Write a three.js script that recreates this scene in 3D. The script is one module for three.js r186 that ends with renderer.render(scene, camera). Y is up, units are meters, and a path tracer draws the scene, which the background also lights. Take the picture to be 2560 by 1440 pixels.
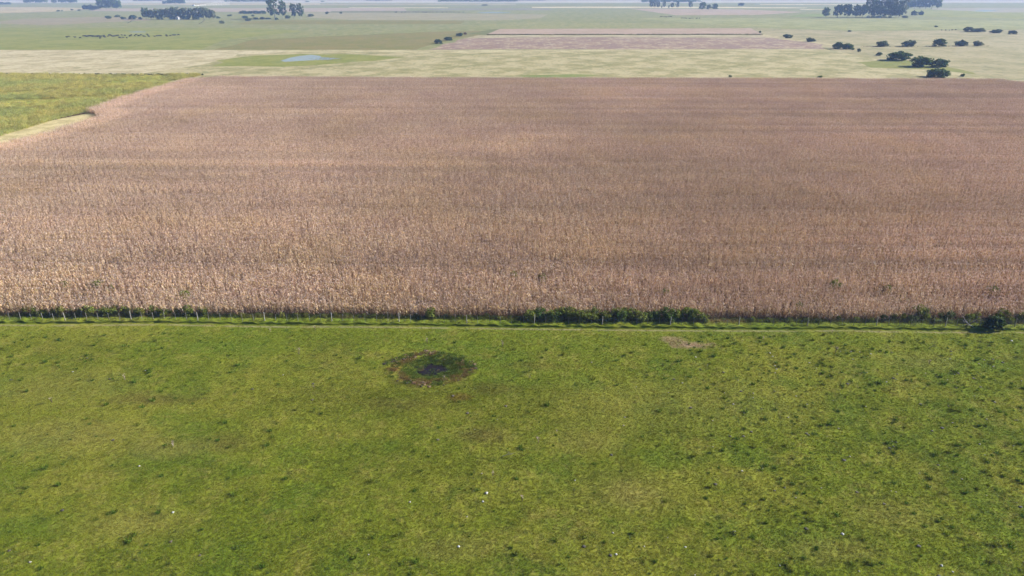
import * as THREE from 'three';
import { mergeGeometries } from 'three/addons/utils/BufferGeometryUtils.js';
import { MarchingCubes } from 'three/addons/objects/MarchingCubes.js';
import { Sky } from 'three/addons/objects/Sky.js';

// ---------------------------------------------------------------- camera, sky, sun, exposure
const scene = new THREE.Scene();
const EYE = 45.5, FOV = 45, FOCAL = 720 / Math.tan(THREE.MathUtils.degToRad(FOV / 2)), PITCH = Math.atan(750 / FOCAL);
const camera = new THREE.PerspectiveCamera(FOV, 16 / 9, 1, 60000);
camera.position.set(0, EYE, 0);
camera.rotation.x = -PITCH;
const SUN_EL = 25.5 * Math.PI / 180, SUN_AZ = 14 * Math.PI / 180;
const sunDir = new THREE.Vector3(Math.cos(SUN_AZ) * Math.cos(SUN_EL), Math.sin(SUN_EL), -Math.sin(SUN_AZ) * Math.cos(SUN_EL));
const sky = new Sky();
sky.name = 'sky';
sky.scale.setScalar(50000);
sky.material.uniforms.sunPosition.value.copy(sunDir);
sky.material.uniforms.turbidity.value = 9;
sky.material.uniforms.rayleigh.value = 1.1;
sky.material.uniforms.mieCoefficient.value = 0.005;
sky.material.uniforms.cloudCoverage.value = 0;
sky.userData = { kind: 'structure', label: 'clear pale blue daylight sky over the plain', category: 'sky' };
scene.add(sky);
scene.environmentIntensity = 0.1;
const sun = new THREE.DirectionalLight(new THREE.Color().setRGB(1, 0.91, 0.76), 4.8);
sun.name = 'sun';
sun.position.copy(sunDir).multiplyScalar(400).add(new THREE.Vector3(0, 0, -200));
sun.target.position.set(0, 0, -200);
sun.castShadow = true;
sun.shadow.mapSize.set(4096, 4096);
Object.assign(sun.shadow.camera, { left: -450, right: 450, top: 350, bottom: -350, near: 1, far: 1200 });
scene.add(sun, sun.target);
scene.fog = new THREE.FogExp2(new THREE.Color().setRGB(0.44, 0.60, 1.0), 0.00017);
const renderer = new THREE.WebGLRenderer({ antialias: true });
renderer.toneMapping = THREE.LinearToneMapping;
renderer.toneMappingExposure = 2.45;
renderer.shadowMap.enabled = true;

// ---------------------------------------------------------------- helpers
const rng = (seed) => () => { seed = (seed + 0x6d2b79f5) | 0; let t = Math.imul(seed ^ (seed >>> 15), 1 | seed); t = (t + Math.imul(t ^ (t >>> 7), 61 | t)) ^ t; return ((t ^ (t >>> 14)) >>> 0) / 4294967296; };
const lerp = (a, b, t) => a + (b - a) * t, clamp = (x, a = 0, b = 1) => Math.min(b, Math.max(a, x)), smooth = (a, b, x) => { const t = clamp((x - a) / (b - a)); return t * t * (3 - 2 * t); };
const mixc = (a, b, t) => [lerp(a[0], b[0], t), lerp(a[1], b[1], t), lerp(a[2], b[2], t)];
const H = new Float32Array(65536); { const r = rng(77); for (let i = 0; i < 65536; i++) H[i] = r(); }
const hash = (x, y) => H[(((x * 73) & 255) + ((y * 151) & 255) * 256 + ((x >> 8) * 31) + ((y >> 8) * 17)) & 65535];
function vnoise(x, y, p = 0) {                                   // value noise, tiling after p cells when p > 0
  let xi = Math.floor(x), yi = Math.floor(y); const fx = x - xi, fy = y - yi, u = fx * fx * (3 - 2 * fx), v = fy * fy * (3 - 2 * fy);
  let x1 = xi + 1, y1 = yi + 1;
  if (p) { xi = ((xi % p) + p) % p; yi = ((yi % p) + p) % p; x1 = ((x1 % p) + p) % p; y1 = ((y1 % p) + p) % p; }
  return lerp(lerp(hash(xi, yi), hash(x1, yi), u), lerp(hash(xi, y1), hash(x1, y1), u), v);
}
function fbm(x, y, oct = 4, p = 0) { let s = 0, a = 0.5, n = 0; for (let i = 0; i < oct; i++) { s += a * vnoise(x + i * (p ? 0 : 17.3), y + i * (p ? 0 : 9.1), p); n += a; a *= 0.5; x *= 2; y *= 2; p *= 2; } return s / n; }

// a point of the photograph (2560 x 1440) on the level ground, in metres; used to survey where things stand
function G(px, py) {
  const a = PITCH + Math.atan((py - 720) / FOCAL), d = EYE / Math.tan(a), depth = d * Math.cos(PITCH) + EYE * Math.sin(PITCH);
  return { x: (px - 1280) / FOCAL * depth, z: -d, s: FOCAL / depth };      // s: pixels of the photograph per metre there
}
const flat = (px, py) => { const g = G(px, py); return [g.x, g.z]; };
const taken = new Map();
function numbered(name) { const n = taken.get(name) ?? 0; taken.set(name, n + 1); return n ? `${name}_${String(n).padStart(3, '0')}` : name; }
function tag(o, label, category, group, kind) { o.userData = { label, category }; if (group) o.userData.group = group; if (kind) o.userData.kind = kind; return o; }
function add(o, name, label, category, group, kind) { o.name = numbered(name); tag(o, label, category, group, kind); o.traverse((m) => { if (m.isMesh) { m.castShadow = m.receiveShadow = true; } }); scene.add(o); return o; }
function part(name, geo, mat, parent) { const m = new THREE.Mesh(geo, mat); m.name = name; m.castShadow = m.receiveShadow = true; parent.add(m); return m; }
const rgb = (r, g, b) => new THREE.Color().setRGB(r, g, b);
const std = (r, g, b, rough = 0.9, more = {}) => new THREE.MeshStandardMaterial({ color: rgb(r, g, b), roughness: rough, side: THREE.DoubleSide, ...more });
const toS = (c) => 255 * (c <= 0.0031308 ? 12.92 * c : 1.055 * Math.pow(c, 1 / 2.4) - 0.055);
function texture(w, h, fn, repeat = true) {                       // fn(u, v) -> linear rgb
  const d = new Uint8Array(w * h * 4);
  for (let y = 0, o = 0; y < h; y++) for (let x = 0; x < w; x++, o += 4) { const c = fn((x + 0.5) / w, (y + 0.5) / h); d[o] = toS(clamp(c[0])); d[o + 1] = toS(clamp(c[1])); d[o + 2] = toS(clamp(c[2])); d[o + 3] = 255; }
  const t = new THREE.DataTexture(d, w, h, THREE.RGBAFormat);
  t.colorSpace = THREE.SRGBColorSpace; t.magFilter = THREE.LinearFilter; t.minFilter = THREE.LinearFilter;
  if (repeat) t.wrapS = t.wrapT = THREE.RepeatWrapping;
  t.needsUpdate = true; return t;
}
class Soup {                                                      // triangles with vertex colours
  constructor() { this.p = []; this.c = []; }
  tri(a, b, c, col) { this.p.push(...a, ...b, ...c); for (let i = 0; i < 3; i++) this.c.push(...col); }
  quad(a, b, c, d, col) { this.tri(a, b, c, col); this.tri(a, c, d, col); }
  geo() { const g = new THREE.BufferGeometry(); g.setAttribute('position', new THREE.Float32BufferAttribute(this.p, 3)); g.setAttribute('color', new THREE.Float32BufferAttribute(this.c, 3)); g.computeVertexNormals(); return g; }
}
function inside(poly, x, z) { let k = false; for (let i = 0, j = poly.length - 1; i < poly.length; j = i++) { const [xi, zi] = poly[i], [xj, zj] = poly[j]; if ((zi > z) !== (zj > z) && x < (xj - xi) * (z - zi) / (zj - zi) + xi) k = !k; } return k; }
function instances(geo, mat, list, name, parent) {                // list: { x, y, z, r, s, sy, c, tilt }
  const m = new THREE.InstancedMesh(geo, mat, list.length), M = new THREE.Matrix4(), q = new THREE.Quaternion(), e = new THREE.Euler(), col = new THREE.Color();
  list.forEach((i, k) => { e.set(i.tx ?? 0, i.r, i.tz ?? 0, 'YXZ'); q.setFromEuler(e); M.compose(new THREE.Vector3(i.x, i.y, i.z), q, new THREE.Vector3(i.s, i.sy ?? i.s, i.s)); m.setMatrixAt(k, M); m.setColorAt(k, col.setRGB(...i.c)); });
  m.name = name; m.castShadow = m.receiveShadow = true; m.userData.kind = 'stuff'; parent.add(m); return m;
}

// ---------------------------------------------------------------- fence line and local axes (u along the fence, v away from the camera)
const FA = G(0, 801.5), FB = G(2210, 819);
const fdir = new THREE.Vector2(FB.x - FA.x, FB.z - FA.z).normalize(), fnor = new THREE.Vector2(fdir.y, -fdir.x);   // fnor points away from the camera
const F0 = { x: FA.x, z: FA.z };
const uv2 = (u, v) => [F0.x + fdir.x * u + fnor.x * v, F0.z + fdir.y * u + fnor.y * v];
const toUV = (x, z) => [(x - F0.x) * fdir.x + (z - F0.z) * fdir.y, (x - F0.x) * fnor.x + (z - F0.z) * fnor.y];
const FROT = Math.atan2(-fdir.y, fdir.x);
const postAt = toUV(...flat(163, 803.2))[0], postGap = toUV(...flat(1351, 816.5))[0] - toUV(...flat(1181, 815.3))[0];

// ---------------------------------------------------------------- pasture: relief, plants' colour
const PX0 = -100, PX1 = 100, PZ0 = -100, PZ1 = -34;
const hole = G(1076, 920);
function holeR(x, z) { const dx = (x - hole.x) / 5.3, dz = (z - hole.z) / 3.9, a = Math.atan2(dz, dx); return Math.hypot(dx, dz) * (1 + 0.16 * (vnoise(a * 1.6 + 20, 3.3) - 0.5) * 2); }
const bank = (x, z, v) => (0.10 + 0.20 * smooth(0.2, 0.8, fbm(x * 1.5, z * 1.5 + 3, 3))) * smooth(-0.62, -0.48, v) * (1 - smooth(0.5, 2.0, v));
function relief(x, z) {
  const edge = smooth(PX0, PX0 + 6, x) * (1 - smooth(PX1 - 6, PX1, x)) * smooth(PZ0, PZ0 + 3, z) * (1 - smooth(PZ1 - 3, PZ1, z));
  const rough = smooth(2, 34, x) * 0.75 + 0.25 + 0.4 * smooth(-36, -60, x) * smooth(-72, -82, z);
  let h = (fbm(x * 0.55, z * 0.55, 3) - 0.5) * 0.15 * rough + (fbm(x * 1.9 + 40, z * 1.9, 2) - 0.5) * 0.07 * rough + (fbm(x * 0.06, z * 0.06, 2) - 0.5) * 0.5;
  const v = toUV(x, z)[1];
  h += bank(x, z, v) * 0.85 * smooth(-0.5, -0.2, v) - 0.08 * Math.exp(-(((v + 0.9) / 0.3) ** 2));
  const r = holeR(x, z);
  h -= 0.42 * (1 - smooth(0.25, 1.02, r)); h += (fbm(x * 1.1 + 60, z * 1.1, 3) - 0.5) * 0.30 * (1 - smooth(0.6, 1.0, r)); h += 0.08 * Math.exp(-(((r - 1.12) / 0.13) ** 2)) * (vnoise(x * 1.7, z * 1.7) * 2 - 0.3);
  return lerp(h, -0.06, smooth(2.2, 3.4, v)) * edge;
}
const blobs = [   // matter on the ground: [px, py, half width px, half height px, strength, colour]
  [1150, 992, 26, 8, 0.8, 'rust'], [1245, 972, 60, 14, 0.5, 'brown'], [1210, 1085, 80, 22, 0.55, 'brown'], [1340, 915, 90, 9, 0.3, 'brown'], [830, 990, 260, 30, 0.45, 'olive'], [380, 1000, 110, 16, 0.5, 'brown'],
  [560, 1110, 90, 22, 0.35, 'brown'], [1330, 1010, 120, 40, 0.35, 'olive'], [1735, 862, 44, 8, 0.95, 'bare'], [1682, 848, 26, 8, 0.7, 'bare'], [1580, 1240, 70, 30, 0.5, 'straw'], [1460, 1100, 90, 30, 0.35, 'straw'],
  [80, 870, 140, 24, 0.4, 'olive'], [1180, 1010, 300, 60, 0.3, 'olive'], [1130, 1160, 160, 40, 0.35, 'olive'], [1010, 1010, 100, 14, 0.3, 'brown'], [180, 1090, 200, 40, 0.4, 'straw'], [420, 1120, 120, 24, 0.4, 'straw'],
  [330, 1310, 140, 40, 0.4, 'straw'], [1150, 1370, 120, 30, 0.35, 'straw'], [2220, 1290, 110, 40, 0.35, 'straw'], [2080, 1380, 130, 30, 0.35, 'straw'], [1560, 1230, 140, 50, 0.25, 'straw'], [2300, 905, 90, 20, 0.3, 'straw'], [150, 960, 180, 40, 0.3, 'straw'], [1700, 1010, 300, 60, 0.22, 'straw'],
].map(([px, py, w, h, k, c]) => { const g = G(px, py), a = PITCH + Math.atan((py - 720) / FOCAL); return { x: g.x, z: g.z, rx: w / g.s, rz: h / g.s / Math.sin(a), k, c }; });
const GC = { mid: [0.146, 0.170, 0.013], lush: [0.104, 0.152, 0.012], dark: [0.042, 0.072, 0.006], yellow: [0.206, 0.205, 0.024], straw: [0.275, 0.228, 0.060], brown: [0.125, 0.088, 0.026], rust: [0.150, 0.066, 0.018], olive: [0.116, 0.122, 0.009], bare: [0.30, 0.205, 0.120], mud: [0.034, 0.022, 0.014] };
function pastureColor(x, z) {
  const a = fbm(x * 0.09 + 3, z * 0.09, 4), b = fbm(x * 0.45 + 9, z * 0.45 + 5, 4), d = fbm(x * 2.3, z * 2.3 + 31, 3), e = vnoise(x * 7, z * 7);
  let c = mixc(GC.mid, GC.yellow, smooth(0.36, 0.70, a * 0.65 + b * 0.35));
  c = mixc(c, GC.lush, smooth(0.52, 0.74, fbm(x * 0.2 + 70, z * 0.2 + 11, 4)) * 0.55);
  c = mixc(c, GC.straw, smooth(0.50, 0.78, d * 0.55 + b * 0.45) * 0.42);
  c = mixc(c, GC.dark, smooth(0.60, 0.78, fbm(x * 1.5 + 7, z * 1.5 + 50, 3)) * 0.4);
  c = mixc(c, GC.straw, smooth(0.72, 0.95, e) * 0.22);
  for (const o of blobs) { const dx = (x - o.x) / o.rx, dz = (z - o.z) / o.rz, r = dx * dx + dz * dz; if (r < 2.2) { const f = (1 - smooth(0.25, 1.5, Math.sqrt(r) + (b - 0.5) * 1.5 + (d - 0.5) * 0.9)) * o.k; if (f > 0) c = mixc(c, GC[o.c], f); } }
  const v = toUV(x, z)[1];
  c = mixc(c, GC.lush, 0.3 * smooth(-0.6, -0.1, v) * (1 - smooth(0.8, 1.8, v)));
  c = mixc(c, [0.22, 0.18, 0.10], 0.75 * Math.exp(-(((v + 1.35) / 0.3) ** 2)) * smooth(0.25, 0.6, vnoise(x * 0.35, z * 0.35 + 8) + 0.2));
  const r = holeR(x, z);
  if (r < 1.5) {
    c = mixc(c, [0.062, 0.098, 0.008], (1 - smooth(0.6, 0.95, r + (b - 0.5) * 0.5)) * 0.6);
    c = mixc(c, b > 0.5 ? GC.rust : GC.brown, Math.exp(-(((r - 1.02 + (b - 0.5) * 0.5) / 0.2) ** 2)) * smooth(0.34, 0.62, d * 0.6 + b * 0.4) * smooth(0.25, 0.6, fbm(x * 0.35 + 12, z * 0.45, 2)) * 0.9);
    c = mixc(c, GC.mud, (1 - smooth(0.30, 0.45, r)) * 0.9);
    c = mixc(c, GC.mud, Math.exp(-(((r - 0.93) / 0.09) ** 2)) * smooth(0.5, 0.62, fbm(x * 1.3, z * 1.3 + 90, 2)) * 0.9);
  }
  return c;
}
{
  const step = 0.3, nx = Math.round((PX1 - PX0) / step), nz = Math.round((PZ1 - PZ0) / step), P = new Float32Array((nx + 1) * (nz + 1) * 3), U = new Float32Array((nx + 1) * (nz + 1) * 2), I = [];
  for (let j = 0, k = 0; j <= nz; j++) for (let i = 0; i <= nx; i++, k++) { const x = PX0 + (PX1 - PX0) * i / nx, z = PZ0 + (PZ1 - PZ0) * j / nz; P[k * 3] = x; P[k * 3 + 1] = relief(x, z); P[k * 3 + 2] = z; U[k * 2] = i / nx; U[k * 2 + 1] = j / nz; }
  for (let j = 0; j < nz; j++) for (let i = 0; i < nx; i++) { const a = j * (nx + 1) + i, b = a + 1, c = a + nx + 1, d = c + 1; I.push(a, c, b, b, c, d); }
  const g = new THREE.BufferGeometry(); g.setAttribute('position', new THREE.BufferAttribute(P, 3)); g.setAttribute('uv', new THREE.BufferAttribute(U, 2)); g.setIndex(I); g.computeVertexNormals();
  const map = texture(2048, 1024, (u, v) => pastureColor(lerp(PX0, PX1, u), lerp(PZ0, PZ1, v)), false);
  add(new THREE.Mesh(g, new THREE.MeshPhysicalMaterial({ map, roughness: 0.95, specularIntensity: 0.08 })), 'pasture_ground', 'grazed green pasture in the foreground below the wire fence', 'pasture', null, 'structure');
}

{
  const vs = [-0.75, -0.62, -0.57, -0.53, -0.48, -0.3, 0, 0.5, 0.9, 1.3, 1.7, 2.05], P = [], C = [], I = [];
  let n = 0; for (let u = -14; u <= 172; u += 0.35, n++) vs.forEach((v, k) => { const w = v + (vnoise(u * 0.9, 7) - 0.5) * 0.3 * (k < 6 ? 1 : 0), [x, z] = uv2(u, w), c = pastureColor(x, z); P.push(x, relief(x, z) * (k ? 1 : 1) - (k === 0 || k === 11 ? 0.06 : 0) + (k > 0 && k < 11 ? bank(x, z, v) * (1 - 0.85 * smooth(-0.5, -0.2, w)) + 0.012 : 0), z); C.push(...c); });
  const m = vs.length; for (let i = 0; i + 1 < n; i++) for (let k = 0; k + 1 < m; k++) { const a = i * m + k, b = a + 1, c = a + m, d = c + 1; I.push(a, c, b, b, c, d); }
  const g = new THREE.BufferGeometry(); g.setAttribute('position', new THREE.Float32BufferAttribute(P, 3)); g.setAttribute('color', new THREE.Float32BufferAttribute(C, 3)); g.setIndex(I); g.computeVertexNormals();
  add(new THREE.Mesh(g, new THREE.MeshPhysicalMaterial({ vertexColors: true, roughness: 0.95, specularIntensity: 0.08, side: THREE.DoubleSide })), 'fence_bank', 'low grassy bank that the wire fence stands on', 'bank', null, 'structure');
}

// ---------------------------------------------------------------- the plain and its fields
function tile(size, seed, cols, k = 1) {   // cols: [base, other, speck]; a tiling mottle
  const p = 8;
  return texture(size, size, (u, v) => {
    const a = fbm(u * p + seed, v * p + seed * 3, 5, p), b = fbm(u * 32 + seed, v * 32, 4, 32), d = vnoise(u * 128 + seed, v * 128, 128);
    let c = mixc(cols[0], cols[1], smooth(0.5 - 0.16 / k, 0.5 + 0.16 / k, a * 0.6 + b * 0.4));
    if (cols[2]) c = mixc(c, cols[2], smooth(0.54, 0.66, b * 0.7 + (1 - a) * 0.3) * 0.75);
    const e = 0.90 + 0.2 * d; return [c[0] * e, c[1] * e, c[2] * e];
  });
}
const TX = {
  green: tile(512, 5, [[0.165, 0.165, 0.052], [0.205, 0.190, 0.068], [0.255, 0.215, 0.100]]),
  lush: tile(512, 9, [[0.125, 0.152, 0.034], [0.165, 0.180, 0.050]]),
  olive: tile(512, 13, [[0.150, 0.140, 0.055], [0.175, 0.145, 0.070], [0.125, 0.130, 0.050]]),
  straw: tile(1024, 17, [[0.36, 0.29, 0.165], [0.44, 0.36, 0.22], [0.235, 0.205, 0.095]], 1.6),
  mottle: tile(1024, 21, [[0.255, 0.215, 0.092], [0.365, 0.300, 0.162], [0.172, 0.162, 0.058]], 1.6),
  dry: tile(1024, 25, [[0.255, 0.212, 0.100], [0.305, 0.248, 0.132], [0.180, 0.162, 0.064]], 1.5),
  pink: tile(512, 29, [[0.300, 0.215, 0.145], [0.335, 0.245, 0.170], [0.260, 0.205, 0.120]]),
  stubble: tile(1024, 33, [[0.255, 0.170, 0.118], [0.215, 0.140, 0.105], [0.400, 0.320, 0.205]], 1.6),
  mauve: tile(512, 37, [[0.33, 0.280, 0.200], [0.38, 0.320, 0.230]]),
  soil: tile(512, 41, [[0.075, 0.045, 0.028], [0.110, 0.070, 0.042], [0.150, 0.105, 0.060]]),
};
const matFor = new Map();
function fieldMat(t, metres, tint = [1, 1, 1]) {
  const key = t + metres + tint; if (matFor.has(key)) return matFor.get(key);
  const map = TX[t].clone(); map.repeat.set(1 / metres, 1 / metres); map.needsUpdate = true;
  const m = new THREE.MeshPhysicalMaterial({ map, roughness: 0.97, specularIntensity: 0.15, color: rgb(...tint) }); matFor.set(key, m); return m;
}
let level = 0.006;
function sheet(pts, mat, name, label, category, y = (level += 0.003)) {   // pts: ground outline in metres
  const g = new THREE.ShapeGeometry(new THREE.Shape(pts.map(([x, z]) => new THREE.Vector2(x, -z))));
  g.rotateX(-Math.PI / 2); g.translate(0, y, 0);
  const p = g.attributes.position, u = g.attributes.uv; for (let i = 0; i < p.count; i++) u.setXY(i, p.getX(i), -p.getZ(i));
  return add(new THREE.Mesh(g, mat), name, label, category, null, 'structure');
}
function ragged(pts, amp, step, seed) {   // outline with uneven edges
  const out = [];
  pts.forEach((a, i) => { const b = pts[(i + 1) % pts.length], L = Math.hypot(b[0] - a[0], b[1] - a[1]), n = Math.max(1, Math.min(60, Math.round(L / step))); for (let k = 0; k < n; k++) { const t = k / n, x = lerp(a[0], b[0], t), z = lerp(a[1], b[1], t); out.push([x + (vnoise(x / step / 2 + seed, z / step / 2) - 0.5) * amp * 2, z + (vnoise(x / step / 2, z / step / 2 + seed) - 0.5) * amp * 2]); } });
  return out;
}
const px = (list) => list.map(([x, y]) => flat(x, y));
{
  const s = new THREE.Shape([[-14000, -3000], [14000, -3000], [14000, 24000], [-14000, 24000]].map(([x, y]) => new THREE.Vector2(x, y)));
  s.holes.push(new THREE.Path([[PX0, -PZ1], [PX1, -PZ1], [PX1, -PZ0], [PX0, -PZ0]].map(([x, y]) => new THREE.Vector2(x, y))));
  const g = new THREE.ShapeGeometry(s); g.rotateX(-Math.PI / 2);
  const p = g.attributes.position, u = g.attributes.uv; for (let i = 0; i < p.count; i++) u.setXY(i, p.getX(i), -p.getZ(i));
  add(new THREE.Mesh(g, fieldMat('green', 190)), 'ground', 'wide level grassland of the plain reaching the horizon', 'ground', null, 'structure');
}
const E = 3300;   // far off the sides of the photograph
// from the back to the front
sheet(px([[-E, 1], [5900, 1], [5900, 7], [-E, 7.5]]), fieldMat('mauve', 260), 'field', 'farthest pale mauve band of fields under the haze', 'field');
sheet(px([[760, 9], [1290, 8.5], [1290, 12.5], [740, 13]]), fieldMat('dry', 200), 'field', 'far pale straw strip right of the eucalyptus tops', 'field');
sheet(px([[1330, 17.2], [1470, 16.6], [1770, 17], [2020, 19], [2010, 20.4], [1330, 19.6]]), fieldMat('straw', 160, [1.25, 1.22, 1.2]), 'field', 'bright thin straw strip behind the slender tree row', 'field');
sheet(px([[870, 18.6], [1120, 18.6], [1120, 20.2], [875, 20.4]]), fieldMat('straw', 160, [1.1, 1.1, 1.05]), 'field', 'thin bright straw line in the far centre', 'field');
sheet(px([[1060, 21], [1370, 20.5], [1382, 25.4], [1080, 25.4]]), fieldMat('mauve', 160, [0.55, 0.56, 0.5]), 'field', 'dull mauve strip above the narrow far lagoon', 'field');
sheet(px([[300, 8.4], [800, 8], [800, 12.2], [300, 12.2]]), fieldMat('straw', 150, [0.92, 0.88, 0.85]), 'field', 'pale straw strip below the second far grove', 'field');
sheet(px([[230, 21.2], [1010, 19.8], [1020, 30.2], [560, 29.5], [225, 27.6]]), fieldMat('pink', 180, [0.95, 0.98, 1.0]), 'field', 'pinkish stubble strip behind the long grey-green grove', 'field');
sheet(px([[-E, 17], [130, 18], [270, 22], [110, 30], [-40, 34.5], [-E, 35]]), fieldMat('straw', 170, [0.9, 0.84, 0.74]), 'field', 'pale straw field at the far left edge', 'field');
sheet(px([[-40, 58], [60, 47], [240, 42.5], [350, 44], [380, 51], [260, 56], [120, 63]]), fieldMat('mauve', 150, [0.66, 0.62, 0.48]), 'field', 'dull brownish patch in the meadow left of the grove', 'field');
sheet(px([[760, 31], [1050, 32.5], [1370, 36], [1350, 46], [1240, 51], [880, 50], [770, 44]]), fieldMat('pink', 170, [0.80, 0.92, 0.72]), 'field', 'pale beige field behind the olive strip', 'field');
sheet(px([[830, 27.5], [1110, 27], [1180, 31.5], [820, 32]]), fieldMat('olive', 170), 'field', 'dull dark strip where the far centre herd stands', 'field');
sheet(ragged(px([[625, 52], [780, 50.3], [1160, 51.5], [1155, 60.5], [590, 61]]), 3, 20, 2), fieldMat('olive', 140, [1.12, 1.06, 0.62]), 'field', 'olive brown strip in front of the eucalyptus trees', 'field');
sheet(ragged(px([[540, 125], [640, 99], [880, 88], [1100, 79], [1245, 76], [1215, 87], [1120, 100], [1045, 124.4]]), 4, 20, 4), fieldMat('olive', 120, [1.12, 1.05, 0.75]), 'field', 'large olive brown meadow left of the three dark shrubs', 'field');
sheet(px([[-E, 66], [640, 70], [760, 78], [560, 100], [500, 124.6], [-E, 124.8]]), fieldMat('lush', 130, [1.32, 1.12, 1.05]), 'field', 'light green meadow where the black herd grazes', 'field');
sheet(px([[1300, 55], [1800, 60], [1890, 70], [1250, 72], [1180, 66]]), fieldMat('green', 140, [1.1, 1.08, 1.1]), 'field', 'yellowish meadow behind the upper pink field', 'field');
sheet(px([[1575, 21.6], [1850, 23.5], [2010, 30], [1900, 37], [1690, 38.2]]), fieldMat('pink', 170, [1, 1, 0.98]), 'field', 'pinkish field in front of the slender tree row', 'field');
sheet(px([[2000, 36], [2065, 34], [2065, 42], [1970, 42]]), fieldMat('lush', 120, [1.2, 1.15, 1.1]), 'field', 'bright green corner left of the big right grove', 'field');
sheet(px([[2260, 23.5], [E * 2, 30], [E * 2, 50], [2560, 47], [2300, 41]]), fieldMat('lush', 150, [1.45, 1.2, 1.1]), 'field', 'light green meadow right of the big right grove', 'field');
sheet(px([[1900, 10.2], [2180, 10.8], [2180, 12.4], [1900, 11.8]]), fieldMat('straw', 150, [1.2, 1.15, 1.1]), 'field', 'thin white line of straw left of the right grove', 'field');
sheet(px([[2000, 22.6], [2060, 23], [2060, 24.6], [2000, 24.2]]), fieldMat('straw', 150, [1.2, 1.15, 1.1]), 'field', 'short white straw line beside the lone leaning tree', 'field');
sheet(px([[2330, 20], [E * 2, 22], [E * 2, 30], [2500, 31], [2330, 23.4]]), fieldMat('mauve', 160, [0.72, 0.72, 0.66]), 'field', 'dull mauve field around the far right lagoon', 'field');
sheet(ragged(px([[1560, 45], [1950, 46], [2560, 52], [E * 2, 60], [E * 2, 78], [2560, 71], [2150, 76], [1900, 70]]), 4, 30, 6), fieldMat('dry', 150, [0.86, 0.98, 0.72]), 'field', 'yellow green dry meadow in front of the right grove', 'field');
sheet(px([[1905, 84], [1880, 70], [2150, 78], [2560, 74], [E * 2, 84], [E * 2, 215], [2560, 205], [2180, 160], [2070, 122]]), fieldMat('dry', 150), 'field', 'beige dry pasture around the row of round shrubs', 'field');
const FIELD_UP = px([[1247, 72.5], [1878, 70.6], [1906, 85.4], [1216, 86.3]]);
sheet(FIELD_UP, fieldMat('pink', 110, [1.04, 1.0, 1.02]), 'field', 'upper smooth pink field above the dark hedge line', 'field');
sheet(px([[1165, 86], [1230, 73.2], [1249, 72.4], [1216, 86.4]]), fieldMat('olive', 90, [0.85, 0.95, 0.65]), 'field', 'dark olive wedge at the left end of the pink field', 'field');
sheet(px([[1195, 88], [1908, 87.2], [1985, 96], [1160, 97]]), fieldMat('straw', 90, [0.82, 0.82, 0.8]), 'field', 'pale straw strip between the two pink fields', 'field');
sheet(ragged(px([[1160, 95.5], [1400, 93], [1950, 94.5], [2050, 108], [2062, 122.6], [1075, 124]]), 3, 14, 8), fieldMat('stubble', 100), 'field', 'lower mottled brown pink stubble field', 'field');
const BAND = px([[-E, 125.2], [1045, 125], [2062, 123.2], [2200, 150], [2560, 207], [2800, 240], [2500, 212], [540, 204], [470, 206], [-E, 206]]);
sheet(BAND, fieldMat('mottle', 85), 'field', 'mottled straw and green grassland behind the maize', 'field');
sheet(ragged(px([[-E, 125.4], [420, 125.6], [740, 127], [690, 133], [590, 136], [530, 160], [440, 172], [330, 186], [-E, 187]]), 5, 14, 11), fieldMat('straw', 90), 'field', 'bright straw stubble field at the left behind the yellow crop', 'field');
sheet(ragged(px([[700, 126], [1045, 125.3], [1400, 124.8], [2058, 123.6], [2066, 126], [1500, 128.5], [1100, 134], [1000, 131], [840, 130], [720, 130.5]]), 3, 14, 13), fieldMat('straw', 80, [0.92, 0.94, 0.85]), 'field', 'pale straw border along the back of the mottled grassland', 'field');
sheet(ragged(px([[560, 150], [640, 139], [760, 134], [900, 137], [1000, 143], [930, 153], [800, 163], [620, 168], [520, 166]]), 7, 12, 15), fieldMat('lush', 60, [1.3, 1.12, 1.0]), 'field', 'green damp ring around the shallow pond', 'field');
sheet(ragged(px([[1300, 188], [1420, 184.5], [1500, 188], [1440, 194], [1320, 194]]), 3, 8, 19), fieldMat('lush', 50, [1.15, 1.1, 1.2]), 'field', 'small bright green patch at the maize back edge', 'field');
sheet(ragged(px([[2140, 155], [2240, 149], [2350, 160], [2420, 185], [2300, 172], [2180, 168]]), 5, 12, 23), fieldMat('lush', 60, [1.2, 1.02, 0.9]), 'field', 'green grass around the big dark shrubs', 'field');
sheet(ragged(px([[1908, 85.6], [1960, 96], [2060, 108], [2120, 118], [2060, 111], [1950, 98], [1900, 88]]), 1.5, 12, 27), fieldMat('straw', 60, [0.95, 0.95, 0.85]), 'path', 'pale track along the right ends of the pink fields', 'path');

// maize field outline: base of the plants
const front = (u, v) => { const [x, z] = uv2(u, v); return [x, z]; };
const MAIZE = [front(-60, 1.7), front(240, 1.7), ...px([[3400, 700], [3300, 300], [2800, 236], [2570, 214], [2485, 205], [2300, 204], [1280, 201.5], [560, 198], [470, 203], [400, 223], [300, 253], [222, 281], [258, 297.5], [100, 347], [0, 371]]), ...px([[-240, 430]])];
const MAIZE_SOIL = [front(-62, 1.6), front(242, 1.6), ...MAIZE.slice(2)];
sheet(MAIZE_SOIL, fieldMat('soil', 23), 'field_soil', 'brown litter covered soil under the dry maize', 'soil');
const CROP = px([[-400, 186.5], [500, 188.5], [440, 205], [395, 222], [300, 250], [215, 279], [60, 322], [-10, 344], [-460, 470]]);
sheet(CROP, fieldMat('lush', 40, [1.7, 1.4, 1.0]), 'field_soil', 'weedy green ground under the yellow green crop at left', 'soil');
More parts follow.
